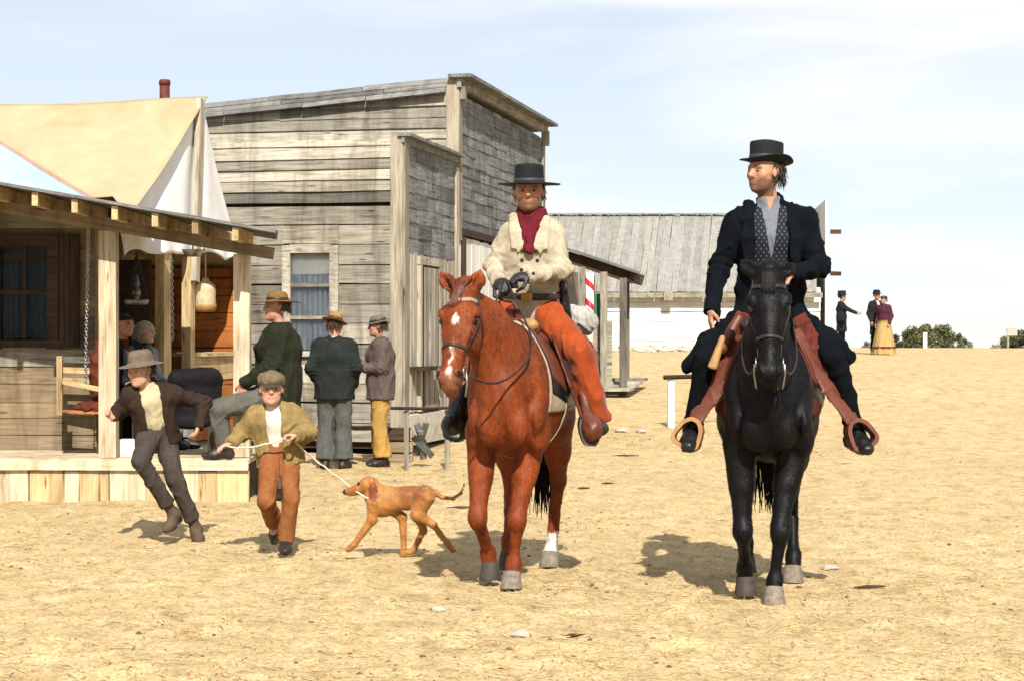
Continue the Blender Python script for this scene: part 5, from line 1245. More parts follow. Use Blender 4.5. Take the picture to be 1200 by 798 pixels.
# rider on the black horse
y0 = 11.72
hand2 = P(912, 323, 11.33)
J = joints(dict(pel=(901, 374, y0 + .05), wst=(902, 334, y0 + .02), ch=(903, 280, y0), nk=(901, 239, y0), hd=(896, 204, y0 - .02), sL=(943, 258, y0 - .02), sR=(862, 260, y0 + .0),
    eL=(962, 314, y0 - .08), wL=(926, 323, y0 - .33), eR=(842, 318, y0 + .02), wR=(833, 366, y0 - .17), hL=(921, 378, y0), hR=(883, 378, y0),
    kL=(978, 420, y0 - .36), kR=(827, 420, y0 - .36), aL=(1002, 505, y0 - .25), aR=(812, 502, y0 - .25)),
    face=(-.80, -.60, -.02), hup=(.02, 0, 1), tL=(.22, -1, -.10), tR=(-.25, -1, -.10), curlL=1.1, curlR=.35, hdirL=(-1, -.5, 0), hdirR=(.0, -.35, -1), palmL=(0, .3, -1), palmR=(1, 0, -.2), thL=1, thR=1, gaze=(-.8, -.6, 0))
_hL, _hR = J['hL'], J['hR']
r2 = person('rider in a long black coat and dotted vest on the black horse', 'person', J,
    dict(vox=.0078, bvox=.0066, hs=1.08, coat=NAVY, cg=.022, hem=.12, flare=1.05, bw=1.06, cs=.09, open=(-.22, .115, .105), collar=1, ca=.015, sl=1.0, shirt=DENIMG, shirt_v=1, vest=VEST, vest_v=(.17, .07), trousers=BLKT, tr=.92, cuff=.062, tl=.95,
         shaft=.28, bs=1.18, boots=LEATHB, hair=(.055, .032, .02), skin=(.50, .275, .18), stubble=.75, hairlen=.62, nhair=420, hairr=.0035, 
         coat_extra=((J['hR'] + (0, -.02, .0), P(836, 408, y0 - .25), .12, .09, .07), (P(836, 408, y0 - .25), P(806, 428, y0 - .22), .09, .045, .06), (J['hL'] + (0, -.02, .0), P(968, 405, y0 - .25), .12, .09, .07), (P(968, 405, y0 - .25), P(992, 420, y0 - .2), .09, .05, .06),
                     (J['hR'] + (0, .12, -.05), P(815, 424, y0 - .02), .11, .045, .08), (J['hL'] + (0, .12, -.05), P(984, 416, y0 - .02), .11, .045, .08)),
         hat=dict(mat=FELT, band=FELTB, cr=.094, ch=.118, br=.150, ratio=1.16, z=.060, tilt=-.05, topr=1.0, dent=.03, curl=.03, brim_t=.010, roll=.05)), 5)
stirrup(sad2, hk_, P(868, 385, y0 - .32), P(808, 508, y0 - .36), (-.25, -1, .05), LEATH, .08, TANL, hang=(.9, -.45, .3))
stirrup(sad2, hk_, P(938, 385, y0 - .32), P(1007, 509, y0 - .36), (.22, -1, .05), LEATH, .08, LEATH, hang=(.9, .45, -.3))
bridle(hk_, 'thin dark bridle with steel bit on the black horse', LEATHD, (hand2, hand2 + (-.02, 0, 0), False, .06, LEATHD), STEEL, True)
for s, (a, b2) in ((1, ((936, 372), (985, 466))), (-1, ((872, 370), (838, 452)))):      # serape stripes hanging at the pommel
    B = Body(.009); p0, p1 = P(*a, y0 - .33), P(*b2, y0 - .34); B.cone(p0, p1, .012, .014, .01, wa=.05, wb=.075, side=(1, 0, .3 * s)); V, Q = B.mesh(0, 1)
    obj('fringe', crumple(V, Q, .008, .06, 9), Q, BLK2, sad2, True)
# scabbard with rifle butt at the black rider's knee
rf = thing('rifle', P(838, 425, y0 - .36), 'rifle in a leather scabbard at the knee of the black coated rider', 'rifle')
B = Body(.007); B.cone(P(847, 396, y0 - .42), P(835, 431, y0 - .46), .012, .014, .01, wa=.018, wb=.03, side=(1, 0, .4)); V, Q = B.mesh(0, 1); obj('stock', V, Q, TANL, rf, True)
B = Body(.008); B.cone(P(866, 374, y0 - .32), P(846, 410, y0 - .37), .03, .034, .02); V, Q = B.mesh(0, 1); obj('scabbard', V, Q, LEATH, rf, True)

# ------------------------------------------------------------------ dog
TAN_D = painted('dog_coat', .6, .3, 40, .12, .003, (1, 1, .5), coat=.2)
y0 = 13.3
def DG(px, py, dy=0.): return P(px, py, y0 + dy)
dog = thing('dog', GP(455, y0), 'lean tan and reddish hound with a dark collar trotting left behind the boys', 'dog')
B = Body(.0075)
B.chain([DG(440, 583), DG(452, 587), DG(478, 584), DG(498, 581)], [.075, .088, .073, .068], .04, [.062, .072, .06, .06], (0, 1, 0))
B.ell(DG(447, 593), (.075, .07, .075), .03); B.chain([DG(443, 580), DG(436, 570)], [.058, .05], .03)
B.ell(DG(431, 568), (.062, .052, .052), .02); B.chain([DG(427, 571), DG(406, 577)], [.036, .022], .02, [.034, .022], (0, 1, 0)); B.ell(DG(404, 577), (.018, .018, .016), .008)
B.cone(DG(425, 576), DG(409, 580), .018, .014, .01)
for s in (-1, 1):
    B.chain([DG(435, 563, .048 * s), DG(437, 574, .058 * s), DG(438, 585, .054 * s)], [.016, .024, .014], .008, [.010, .012, .008], (0, 1, 0))
for pts, rs in (((DG(437, 590, -.055), DG(436, 609, -.05), DG(415, 638, -.05), DG(408, 644, -.05)), (.045, .032, .017, .02)),       # near fore, reaching
                ((DG(450, 592, .05), DG(471, 606, .05), DG(473, 640, .05), DG(472, 651, .05)), (.045, .03, .017, .021)),
                ((DG(497, 583, -.05), DG(489, 604, -.055), DG(507, 615, -.05), DG(524, 637, -.05), DG(530, 645, -.05)), (.072, .045, .022, .017, .02)),
                ((DG(495, 583, .05), DG(490, 604, .05), DG(496, 622, .05), DG(485, 644, .05), DG(480, 648, .05)), (.07, .042, .022, .017, .02))):
    B.chain(pts, rs, .022)
B.chain([DG(509, 577), DG(517, 583), DG(530, 585), DG(540, 578), DG(544, 567)], [.020, .014, .010, .008, .005], .012)
V, Q = B.mesh(0, 1); V = V + vnormals(V, Q) * (.002 * wob(V, .05, 3))[:, None]
px_ = 600 + V[:, 0] / V[:, 1] * FPX; py_ = 400 - (V[:, 2] - CZ) / V[:, 1] * FPX
c = np.tile((.44, .205, .055), (len(V), 1)) * (1 + .12 * wob(V, .06, 4))[:, None]; nz_ = wob(V, .09, 8) * 4
pat = ((px_ - 480) / 17) ** 2 + ((py_ - 576) / 15) ** 2 < 1 + nz_ * .05; ear = (((px_ - 437) / 5.5) ** 2 + ((py_ - 577) / 12) ** 2 < 1) & (np.abs(V[:, 1] - y0) > .04); muzz = (px_ < 417) & (py_ < 579)
pm = np.clip(1.6 - (((px_ - 480) / 17) ** 2 + ((py_ - 576) / 15) ** 2) + nz_ * .08, 0, 1)[:, None] * .8; c = c * (1 - pm) + pm * np.array((.27, .095, .03)); c[ear] = (.26, .075, .025); c[muzz] = (.36, .13, .05); c[px_ < 404.5] = (.03, .02, .02)
obj('body', V, Q, TAN_D, dog, True, None, c); fur(V, Q, c, 16000, .022, .002, TAN_D, dog, np.array((.8, 0, -.6)))
for s in (-1, 1): MB().add(*sdball(DG(420, 567, .038 * s), .0095, 6)).build('eye', EYEH, dog, True)
_ax = unit(DG(436, 570) - DG(443, 580)); MB().add(*ringmesh(DG(439, 580), unit(_ax + (-.25, 0, .2)), .060, .011, 20)).build('collar', LEATHB, dog, True)

# ------------------------------------------------------------------ boys
BRN = cloth('brown_wool_jacket', (.052, .034, .026), var=.25); CREAMS = cloth('cream_shirt', (.52, .46, .30), var=.2); GREYBR = cloth('grey_brown_trousers', (.085, .07, .062), var=.25)
OLIVE = cloth('olive_tan_jacket', (.30, .22, .095), var=.3, scale=14); RUSTT = cloth('rust_trousers', (.30, .125, .05), var=.25); WSH = cloth('white_shirt', (.68, .64, .56), var=.12)
y0 = 14.35
J = joints(dict(pel=(183, 505, y0), wst=(181, 490, y0 - .03), ch=(177, 470, y0 - .06), nk=(173, 453, y0 - .08), hd=(165, 436, y0 - .14), sL=(202, 461, y0 - .02), sR=(152, 461, y0 - .10),
    eL=(240, 472, y0 + .10), wL=(233, 500, y0 + .0), eR=(140, 482, y0 - .02), wR=(134, 489, y0 - .22), hL=(193, 510, y0 + .03), hR=(175, 510, y0 - .03),
    kL=(205, 562, y0 - .04), kR=(165, 541, y0 - .28), aL=(230, 621, y0 + .10), aR=(204, 604, y0 - .06)),
    face=(-.55, -.83, -.12), hup=(-.1, -.05, 1), tL=(.35, -.8, -.15), tR=(-.35, -.8, -.35), curlL=.7, curlR=.9, hdirL=(-.35, -.2, -1), hdirR=(-.5, -.6, .3), palmL=(-1, 0, 0), palmR=(1, 0, 0), thL=1, thR=-1, gaze=(-.5, -.85, -.1))
person('running boy in a brown jacket and floppy grey brown hat beside the porch post', 'person', J,
    dict(child=1, s=.80, hs=.94, vox=.0085, bvox=.007, coat=BRN, cg=.02, hem=.12, flare=1.15, open=(-.35, .075, .085), ca=.012, sl=1.05, shirt=CREAMS, trousers=GREYBR, tr=1.15, tl=.80, cuff=.062, boots=plain('worn_boots', (.11, .075, .05), .8, .2, .4), shaft=.2,
         hair=(.10, .06, .03), skin=(.58, .34, .25), hairlen=.35, hat=dict(mat=plain('grey_felt', (.17, .13, .095), .9, .15, .3, 30), cr=.090, ch=.105, br=.165, ratio=1.1, z=.062, tilt=.02, flat=False, dent=.08, droop=.02, curl=-.012)), 8, 'boys running in the street')
y0 = 13.62
J = joints(dict(pel=(327, 527, y0), wst=(325, 512, y0), ch=(323, 494, y0 - .02), nk=(321, 478, y0 - .03), hd=(318, 457, y0 - .08), sL=(346, 487, y0 - .0), sR=(297, 488, y0 - .0),
    eL=(363, 508, y0 - .02), wL=(347, 512, y0 - .20), eR=(284, 507, y0 + .03), wR=(271, 520, y0 - .10), hL=(338, 530, y0), hR=(318, 530, y0 - .02),
    kL=(341, 586, y0 - .12), kR=(312, 588, y0 - .20), aL=(335, 634, y0 - .06), aR=(322, 612, y0 + .16)),
    face=(.12, -1, -.22), tL=(.05, -1, -.05), tR=(-.1, -.5, -.9), curlL=1.1, curlR=.5, hdirL=(-.7, -.3, .1), hdirR=(-.6, -.3, -.2), palmL=(0, -.2, -1), palmR=(0, 0, -1), thL=1, thR=-1, gaze=(.1, -1, -.2))
boy2 = person('running boy in a tan jacket, rust trousers and flat cap holding a rope', 'person', J,
    dict(child=1, s=.78, hs=.94, vox=.0085, bvox=.007, coat=OLIVE, cg=.03, hem=.14, flare=1.12, open=(-.4, .05, .07), ca=.014, sl=1.18, shirt=WSH, trousers=RUSTT, tr=1.04, tlL=1.0, tlR=1.0, cuff=.078, boots=LEATHD, shaft=.06,
         hair=(.10, .06, .03), skin=(.58, .34, .25), hairlen=.3), 9, 'boys running in the street')
hd, (hf, hr, hu) = J['hd'], frame(J['face'])
B = Body(.007); c_ = hd + hu * .045; B.ell(c_ + hu * .022 - hf * .012, (.098, .112, .062), .02, ax=(hr, hf, hu)); B.ell(c_ - hf * .012, (.087, .10, .03), .015, ax=(hr, hf, hu)); V, Q = B.mesh(0, 1)
cap = obj('cap', crumple(V, Q, .006, .06, 5), Q, cloth('cap_tweed', (.20, .155, .10), var=.35, scale=40), boy2, True)
B = Body(.006); B.ell(c_ + hf * .085 - hu * .012, (.075, .055, .008), .01, ax=(hr, unit(hf - hu * .25), unit(hu + hf * .25))); V, Q = B.mesh(0, 1); obj('cap_peak', V, Q, plain('cap_peak', (.05, .045, .045), .6), cap, True)
hl_ = J['wL'] + unit(J['hdirL']) * .05; rp_ = [P(266, 523, y0 - .15), P(285, 525, y0 - .17), P(310, 521, y0 - .18), P(330, 515, y0 - .2), hl_, P(350, 522, y0 - .12), P(366, 536, y0 - .02), P(380, 547, y0 + .0), P(400, 562, y0 - .2), P(420, 578, y0 - .36), P(437, 586, y0 - .39)]
pp = []
for i in range(len(rp_) - 1):
    for j in range(5): pp.append(rp_[i] + (rp_[i + 1] - rp_[i]) * j / 5 - np.array((0, 0, .008 * math.sin(j / 5 * 3.14))))
tag(MB().tube(pp, .006, 7).build('rope', plain('pale_rope', (.62, .56, .46), .9, .1, .2, 60), None, True), 'pale rope leash from the hands of the boy in the flat cap to the dog', 'rope')

# ------------------------------------------------------------------ standing men
def stand(Y, cx, top, f, sp, label, seed, pose, group=None, H=1.78):
    """standing figure: cx, top pixel of the crown; f facing; pose overrides in local (right, forward, up) metres"""
    f, r, u = frame(f); z0 = ground_z((cx - 600) / FPX * Y, Y); O = np.array(((cx - 600) / FPX * Y, Y, z0)); k = H / 1.78
    base = dict(pel=(0, 0, .95), wst=(0, 0, 1.10), ch=(0, .0, 1.32), nk=(0, -.01, 1.49), hd=(0, .025, 1.655), sR=(.18, 0, 1.43), sL=(-.18, 0, 1.43), eR=(.25, -.04, 1.15), eL=(-.25, -.04, 1.15),
                wR=(.24, .08, .92), wL=(-.24, .08, .92), hR=(.09, 0, .92), hL=(-.09, 0, .92), kR=(.10, .02, .50), kL=(-.10, .02, .50), aR=(.11, -.02, .10), aL=(-.11, -.02, .10))
    vec = dict(face=(0, 1, 0), tR=(.25, 1, 0), tL=(-.25, 1, 0), hdirR=(0, .2, -1), hdirL=(0, .2, -1), palmR=(-1, 0, 0), palmL=(1, 0, 0), curlL=.5, curlR=.5, thR=1, thL=-1, hup=(0, 0, 1))
    for a, b_ in pose.items(): (vec if a in vec else base)[a] = b_
    tw = lambda p: r * p[0] + f * p[1] + u * p[2]
    J = {a: O + tw(b_) * k for a, b_ in base.items()}
    for a, b_ in vec.items(): J[a] = b_ if np.isscalar(b_) else tw(b_)
    sp = dict(sp); sp.setdefault('s', k); sp.setdefault('hs', k)
    return person(label, 'person', J, sp, seed, group), J
GREENC = cloth('green_wool_coat', (.030, .034, .020), var=.3); DKG = cloth('dark_grey_green_jacket', (.030, .036, .034), var=.25); GREYT = cloth('grey_trousers', (.12, .125, .115), var=.25)
MAUVE = cloth('grey_mauve_coat', (.135, .105, .095), var=.25); OCHRE = cloth('ochre_trousers', (.46, .29, .09), var=.25, scale=5); STRIPET = cloth('grey_stripe_trousers', (.14, .14, .12), var=.3)
BRFELT = plain('brown_felt', (.22, .125, .045), .9, .2, .3, 25); TANFELT = plain('tan_felt', (.33, .20, .085), .9, .2, .3, 25); GRFELT = plain('grey_felt_hat', (.16, .145, .13), .9, .2, .3, 25)
stand(18.12, 327, 345, (-1, -.05, 0), dict(vox=.011, coat=GREENC, cg=.035, hem=.30, flare=1.08, bw=1.22, open=(.05, .02, .07), shirt=cloth('olive_waistcoat', (.16, .14, .09)), trousers=STRIPET, tr=1.2, hair=(.12, .07, .04), ca=.014, sl=1.15,
      hat=dict(mat=BRFELT, band=LEATHD, cr=.092, ch=.10, br=.20, ratio=1.1, z=.052, flat=False, dent=.1, droop=.01)),
      'heavy man in a long green coat and wide brown hat, one foot on the porch', 21, dict(kL=(-.10, .50, .80), aL=(-.01, .46, .47), hL=(-.1, .06, .91), face=(-.35, 1, -.05), tL=(0, 1, 0), eL=(-.24, .05, 1.16), wL=(-.14, .28, 1.02), eR=(.27, -.08, 1.15), wR=(.22, .05, .93)), 'men standing by the small store', 1.93)
stand(22.5, 392, 375, (.1, 1, 0), dict(vox=.012, coat=DKG, cg=.03, hem=.14, flare=1.08, bw=1.12, trousers=GREYT, tr=1.3, cuff=.085, hair=(.09, .05, .03), ca=.012, sl=1.15, shirt=WSH,
      hat=dict(mat=TANFELT, band=LEATHD, cr=.09, ch=.11, br=.15, ratio=1.1, z=.055, tilt=.25, roll=.2, flat=False, dent=.1)),
      'man seen from behind in a dark jacket, grey trousers and tan hat', 22, dict(eR=(.27, -.06, 1.17), wR=(.20, .12, .98), eL=(-.27, -.06, 1.17), wL=(-.2, .12, .98)), 'men standing by the small store', 1.76)
stand(23.1, 446, 377, (-1, -.12, 0), dict(vox=.012, coat=MAUVE, cg=.03, hem=.16, flare=1.05, bw=1.1, trousers=OCHRE, tr=1.25, cuff=.085, hair=(.08, .05, .03), ca=.012, sl=1.12, shirt=MAROON,
      hat=dict(mat=GRFELT, band=LEATHD, cr=.09, ch=.09, br=.135, ratio=1.12, z=.055, tilt=.22, flat=False, dent=.1)),
      'man in a grey mauve coat, ochre trousers and grey hat facing left', 23, dict(eR=(.25, -.02, 1.17), wR=(.18, .24, 1.16), eL=(-.23, .0, 1.17), wL=(-.14, .25, 1.16), hdirR=(-.2, 1, 0), hdirL=(.2, 1, 0), palmR=(-1, 0, 0), palmL=(1, 0, 0), hd=(0, .04, 1.645), face=(0, 1, -.1)), 'men standing by the small store', 1.77)

# ------------------------------------------------------------------ people seated on the porch
DKN = cloth('dark_navy_jacket', (.022, .024, .034)); DRESS = cloth('pale_grey_dress', (.30, .31, .31)); RBC = cloth('red_brown_wool', (.15, .045, .028), var=.3)
def seated(Y, cx, hy, f, sp, label, seed, pose={}, zs=DZ):
    f, r, u = frame(f); top = P(cx, hy, Y); O = np.array((top[0], Y, zs)); hz = top[2] - zs
    base = dict(pel=(0, -.02, hz - .66), wst=(0, -.02, hz - .52), ch=(0, -.02, hz - .32), nk=(0, -.01, hz - .16), hd=(0, .03, hz), sR=(.17, -.01, hz - .22), sL=(-.17, -.01, hz - .22), eR=(.23, .04, hz - .48), eL=(-.23, .04, hz - .48),
                wR=(.14, .25, hz - .55), wL=(-.14, .25, hz - .55), hR=(.09, 0, hz - .68), hL=(-.09, 0, hz - .68), kR=(.11, .42, hz - .66), kL=(-.11, .42, hz - .66), aR=(.11, .40, .10), aL=(-.11, .40, .10))
    vec = dict(face=(0, 1, 0), tR=(.1, 1, 0), tL=(-.1, 1, 0), hdirR=(0, 1, -.2), hdirL=(0, 1, -.2), palmR=(0, 0, -1), palmL=(0, 0, -1), curlL=.5, curlR=.5, thR=-1, thL=1, hup=(0, 0, 1))
    for a, b_ in pose.items(): (vec if a in vec else base)[a] = b_
    tw = lambda p: r * p[0] + f * p[1] + u * p[2]; J = {a: O + tw(b_) for a, b_ in base.items()}
    for a, b_ in vec.items(): J[a] = b_ if np.isscalar(b_) else tw(b_)
    return person(label, 'person', J, sp, seed, 'people seated on the porch'), J
seated(19.0, 143, 382, (.75, -.6, 0), dict(vox=.012, bvox=.0085, coat=DKN, cg=.024, hem=.1, flare=1.0, trousers=DKN, shirt=RBC, open=(.1, .02, .06), hair=(.04, .03, .025), skin=(.42, .21, .14), hairlen=.2,
      hat=dict(mat=FELT, cr=.09, ch=.05, br=.094, ratio=1.1, z=.045, flat=False, name='cap')), 'dark haired man in a navy jacket and cap seated on the porch behind the post', 31, dict(face=(-.1, 1, -.25)))
seated(19.75, 167, 390, (1, -.35, 0), dict(vox=.012, bvox=.0085, coat=DRESS, cg=.018, hem=.1, flare=1.0, shirt=WSH, trousers=DRESS, tr=1.4, hair=(.42, .36, .26), skin=(.52, .33, .25), hairlen=.8, nhair=500, hairr=.004, scarf=LEATHB,
      hat=dict(mat=cloth('pale_hair_cap', (.44, .38, .28), var=.4, scale=50), cr=.085, ch=.06, br=.088, ratio=1.15, z=.03, flat=False, name='headscarf')), 'fair haired woman in a pale grey dress seated on the porch', 32, dict(face=(0, 1, -.15)))

# ------------------------------------------------------------------ far people
TANSK = cloth('tan_skirt', (.48, .34, .15), var=.25, scale=4, stretch=(5, 5, .6)); DKC = cloth('dark_coat_far', (.03, .028, .032)); MRN = cloth('maroon_bodice', (.10, .035, .05))
Yf = 52.
stand(Yf, 986, 352, (1, -.1, 0), dict(vox=.02, bvox=.014, coat=DKC, hem=.3, flare=1.1, open=(.1, .02, .07), shirt=WSH, trousers=BLKT, tr=1.2, hairlen=.2, hat=dict(mat=FELT, cr=.095, ch=.12, br=.14, flat=True, z=.055)),
      'distant man in a dark coat and hat reaching an arm out, past the barn', 41, dict(eR=(.22, .2, 1.28), wR=(.18, .42, 1.18), hdirR=(0, 1, -.1)), 'people on the far rise', 1.62)
stand(Yf + .35, 1027, 350, (.5, -1, 0), dict(vox=.02, bvox=.014, coat=DKC, hem=.4, flare=1.1, trousers=BLKT, tr=1.2, hairlen=.2, shirt=WSH, open=(.1, .02, .06), hat=dict(mat=FELT, cr=.095, ch=.11, br=.15, flat=False, z=.055)),
      'distant man in black with a dark hat, behind the woman in the tan skirt', 42, {}, 'people on the far rise', 1.68)
wm, Jw = stand(Yf - .1, 1036, 356, (-.6, -.6, 0), dict(vox=.02, bvox=.014, coat=MRN, hem=.05, flare=1.0, sl=1.0, cg=.012, trousers=TANSK, tr=1.0, hairlen=.5, shirt=MRN, hat=dict(mat=LEATHD, cr=.085, ch=.06, br=.11, flat=False, z=.05, name='bonnet')),
      'distant woman in a maroon bodice and long tan skirt on the rise', 43, {}, 'people on the far rise', 1.56)
n = 40; V = []; F = []; c_ = Jw['pel']; gzf = ground_z(c_[0], c_[1])
for i in range(9):
    u = i / 8; z_ = (c_[2] + .08) * (1 - u) + (gzf + .02) * u
    for k in range(n):
        t = 2 * math.pi * k / n; rr_ = (.15 + .17 * u ** .8) * (1 + .07 * u * math.sin(t * 11) + .03 * math.sin(t * 5)); V.append((c_[0] + rr_ * math.cos(t), c_[1] + rr_ * math.sin(t), z_))
for i in range(8):
    for k in range(n): F.append((i * n + k, i * n + (k + 1) % n, (i + 1) * n + (k + 1) % n, (i + 1) * n + k))
F.append(tuple(range(n))); sk = obj('skirt', V, F, TANSK, wm, True)
zt = gzf + .18; MB().lathe([(.30, 0), (.318, 0), (.314, .035), (.295, .035)], (c_[0], c_[1], zt), n=40).build('skirt_stripe', MAROON, sk, True)
# leather hood over the near stirrup of the chestnut horse's rider
B = Body(.008); c_ = P(693, 500, 12.33 - .30); B.ell(c_ - (0, 0, .02), (.068, .12, .088), .02, ax=((1, .1, 0), (-.1, 1, 0), (0, 0, 1))); B.cone(c_ + (-.02, 0, .06), c_ + (-.06, .08, .22), .035, .02, .04); B.cone(c_ + (0, .0, -.06), c_ + (.02, .02, -.11), .04, .02, .03)
V, Q = B.mesh(0, 1); obj('stirrup_hood', crumple(V, Q, .006, .07, 5), Q, LEATH, sad1, True)

B = Body(.008); c_ = P(530, 498, 12.33 - .22); B.ell(c_, (.055, .13, .07), .02, ax=((1, -.3, 0), (.3, 1, 0), (0, 0, 1))); B.cone(c_ + (.02, 0, .05), c_ + (.07, .08, .24), .05, .05, .04)
V, Q = B.mesh(0, 1); obj('stirrup_hood', crumple(V, Q, .006, .07, 5), Q, LEATHB, sad1, True)
# ------------------------------------------------------------------ things on and around the porch
def chain_links(name, a, b, r, mat, par=None, step=.05):
    a, b = np.asarray(a, float), np.asarray(b, float); d = unit(b - a); L = np.linalg.norm(b - a); mb = MB(); i = 0; o = unit(np.cross(d, (0, 1, .2))); o2 = np.cross(d, o)
    while i * step < L:
        c_ = a + d * (i * step + step / 2); V, F = ringmesh((0, 0, 0), o if i % 2 else o2, r * 1.4, r * .45, 10, 5); V = np.array(V); V = V + np.outer(V @ d, d) * .7
        mb.add(V + c_, F); i += 1
    return mb.build(name, mat, par, True)
# swing bench
sw = thing('swing_bench', P(98, 500, 18.75), 'slatted porch swing hanging on a chain in front of the plank wall', 'bench')
Ys = 18.7
for dy in (-.22, .22):
    plank(sw, 'frame_post', P(70, 487, Ys + dy), P(70, 418, Ys + dy), (1, 0, 0), .05, .05, YEL, .001); plank(sw, 'frame_post', P(128, 492, Ys + dy), P(128, 418, Ys + dy), (1, 0, 0), .05, .05, YEL, .001)
    plank(sw, 'rail', P(69, 447, Ys + dy), P(131, 460, Ys + dy), (0, 0, 1), .045, .035, YEL, .001)
for k in range(3): plank(sw, 'back_slat', P(68, 422 + k * 12, Ys + .24), P(131, 424 + k * 12, Ys + .24), (0, 0, 1), .055, .02, YEL if k else OLD, .001)
for k in range(4): plank(sw, 'seat_slat', P(68, 482, Ys - .18 + k * .12), P(131, 485, Ys - .18 + k * .12), (0, 1, 0), .1, .022, REDW, .001)
for dy in (-.22, .22): c_ = P(104, 300, Ys + dy); chain_links('hanging_chain', (c_[0], Ys + dy, 2.68), P(100, 455, Ys + dy), .009, STEEL, sw, .032)
B = Body(.012); B.ell(P(118, 440, Ys + .02), (.10, .14, .33), .03); B.ell(P(112, 478, Ys - .05), (.2, .2, .06), .05); V, Q = B.mesh(0, 1)
tag(obj('blanket', crumple(V, Q, .02, .1, 5), Q, RBC, None, True), 'red brown blanket heaped on the porch swing', 'blanket')
# white box, dark armchair
DKCL = cloth('black_upholstery', (.022, .020, .024), .9, .3)
q = P(146, 522, 18.5); tag(MB().box((q[0], 18.5, DZ + .075), (.13, 0, 0), (0, .12, 0), (0, 0, .075), .002).build('box', plain('white_paint', (.74, .71, .64), .8, .2, .08)), 'low white painted box on the deck beside the porch post', 'box')
ac = thing('armchair', (P(226, 0, 18.55)[0], 18.55, DZ), 'dark upholstered armchair on the deck behind the running boy', 'armchair')
cx = P(226, 0, 18.55)[0]
B = Body(.012); B.cone((cx - .17, 18.72, DZ + .72), (cx + .15, 18.72, DZ + .74), .09, .09, .05); B.cone((cx - .0, 18.74, DZ + .35), (cx, 18.74, DZ + .70), .09, .09, .05, wa=.25, wb=.25, side=(1, 0, 0)); V, Q = B.mesh(0, 1); obj('backrest', crumple(V, Q, .006, .1, 4), Q, DKCL, ac, True)
B = Body(.012); B.cone((cx, 18.68, DZ + .32), (cx, 18.38, DZ + .32), .07, .07, .04, wa=.22, wb=.22, side=(1, 0, 0)); V, Q = B.mesh(0, 1); obj('seat', V, Q, DKCL, ac, True)
for s in (-1, 1):
    B = Body(.012); B.cone((cx + .23 * s, 18.72, DZ + .46), (cx + .23 * s, 18.36, DZ + .46), .055, .055, .03); B.cone((cx + .23 * s, 18.7, DZ + .3), (cx + .23 * s, 18.38, DZ + .3), .05, .05, .05, wa=.05, wb=.05); V, Q = B.mesh(0, 1); obj('arm', V, Q, DKCL, ac, True)
    for dy in (18.35, 18.75): plank(ac, 'leg', (cx + .2 * s, dy, DZ + .001), (cx + .2 * s, dy, DZ + .28), (1, 0, 0), .05, .05, DARKW, .001)
# chairs of the two seated people
for (px, Y, lab) in ((143, 19.0, 'dark wooden chair under the seated man in navy'), (167, 19.75, 'dark wooden chair under the seated woman in grey')):
    x = P(px, 0, Y)[0]; hz = P(px, 382 if Y < 19.5 else 390, Y)[2]; zs = hz - .80; ch_ = thing('chair', (x, Y, DZ), lab, 'chair', 'wooden chairs on the porch')
    MB().box((x - .02, Y + .0, zs), (.2, 0, 0), (0, .2, 0), (0, 0, .02), .002).build('seat', DARKW, ch_)
    for sx in (-1, 1):
        for sy in (-1, 1): plank(ch_, 'leg', (x + .17 * sx - .02, Y + .17 * sy, DZ), (x + .17 * sx - .02, Y + .17 * sy, zs - .02), (1, 0, 0), .035, .035, DARKW, .001)
# oil lamp hung on a tray
lc = P(160, 356, 19.3); lt = thing('oil_lamp', lc, 'oil lamp standing on a round tray hung by chains under the tent edge', 'lamp')
MB().lathe([(.01, -.02), (.10, -.02), (.115, .0), (.118, .03), (.108, .03), (.1, .005), (.01, .0)], lc, n=24).build('tray', plain('tin', (.30, .28, .23), .45, .5, .2, 20, .7), lt, True)
MB().lathe([(.035, .005), (.045, .01), (.02, .04), (.035, .07), (.045, .10), (.03, .13), (.02, .14)], lc, n=16).build('fount', plain('brass_lamp', (.30, .24, .16), .4, .5, .2, 20, .7), lt, True)
MB().lathe([(.02, .14), (.03, .17), (.028, .20), (.016, .25), (.015, .28), (.01, .28)], lc, n=16).build('lamp_chimney', GLASS2, lt, True)
for k in range(3): t = k * 2.1 + .5; chain_links('chain', lc + (.11 * math.cos(t), .11 * math.sin(t), .03), lc + (.0, .0, .47), .008, IRON, lt, .025)
# pale jug hanging from the porch beam
jc = P(241, 366, 18.25); jg = thing('hanging_jug', jc, 'pale cloth covered jug hanging by a cord from the porch beam', 'jug')
MB().lathe([(.03, .0), (.085, .012), (.098, .05), (.092, .12), (.096, .2), (.085, .245), (.045, .275), (.03, .285), (.028, .31), (.015, .312)], jc, n=24).build('jug_body', cloth('pale_burlap', (.56, .47, .32), var=.25, scale=30), jg, True)
MB().lathe([(.06, -.006), (.088, .0), (.103, .045), (.101, .06), (.07, .055)], jc, n=24).build('jug_base', TANL, jg, True)
MB().tube([jc + (0, 0, .3), jc + (0, 0, .52), (jc[0], 18.15, 2.33)], .007, 6).build('cord', ROPE, jg, True)
c_ = P(201, 300, 19.9); bd = thing('bead_chain', (c_[0], 19.9, 1.4), 'long dark chain hanging between the two tent posts', 'chain'); chain_links('links', (c_[0], 19.9, 2.3), (c_[0] + .01, 19.9, 1.5), .010, STEEL, bd, .034)
c_ = P(226, 302, 18.3); pt = thing('pan', c_, 'tin pan hanging at the porch beam above the jug', 'pan'); MB().lathe([(.02, 0), (.075, .0), (.10, .06), (.105, .065), (.095, .06), (.07, .012), (.02, .01)], c_, n=20).build('bowl', STEEL, pt, True); MB().tube([c_ + (0, 0, .01), c_ + (0, 0, .12), (c_[0], 18.2, 2.37)], .006, 6).build('hook', IRON, pt, True)
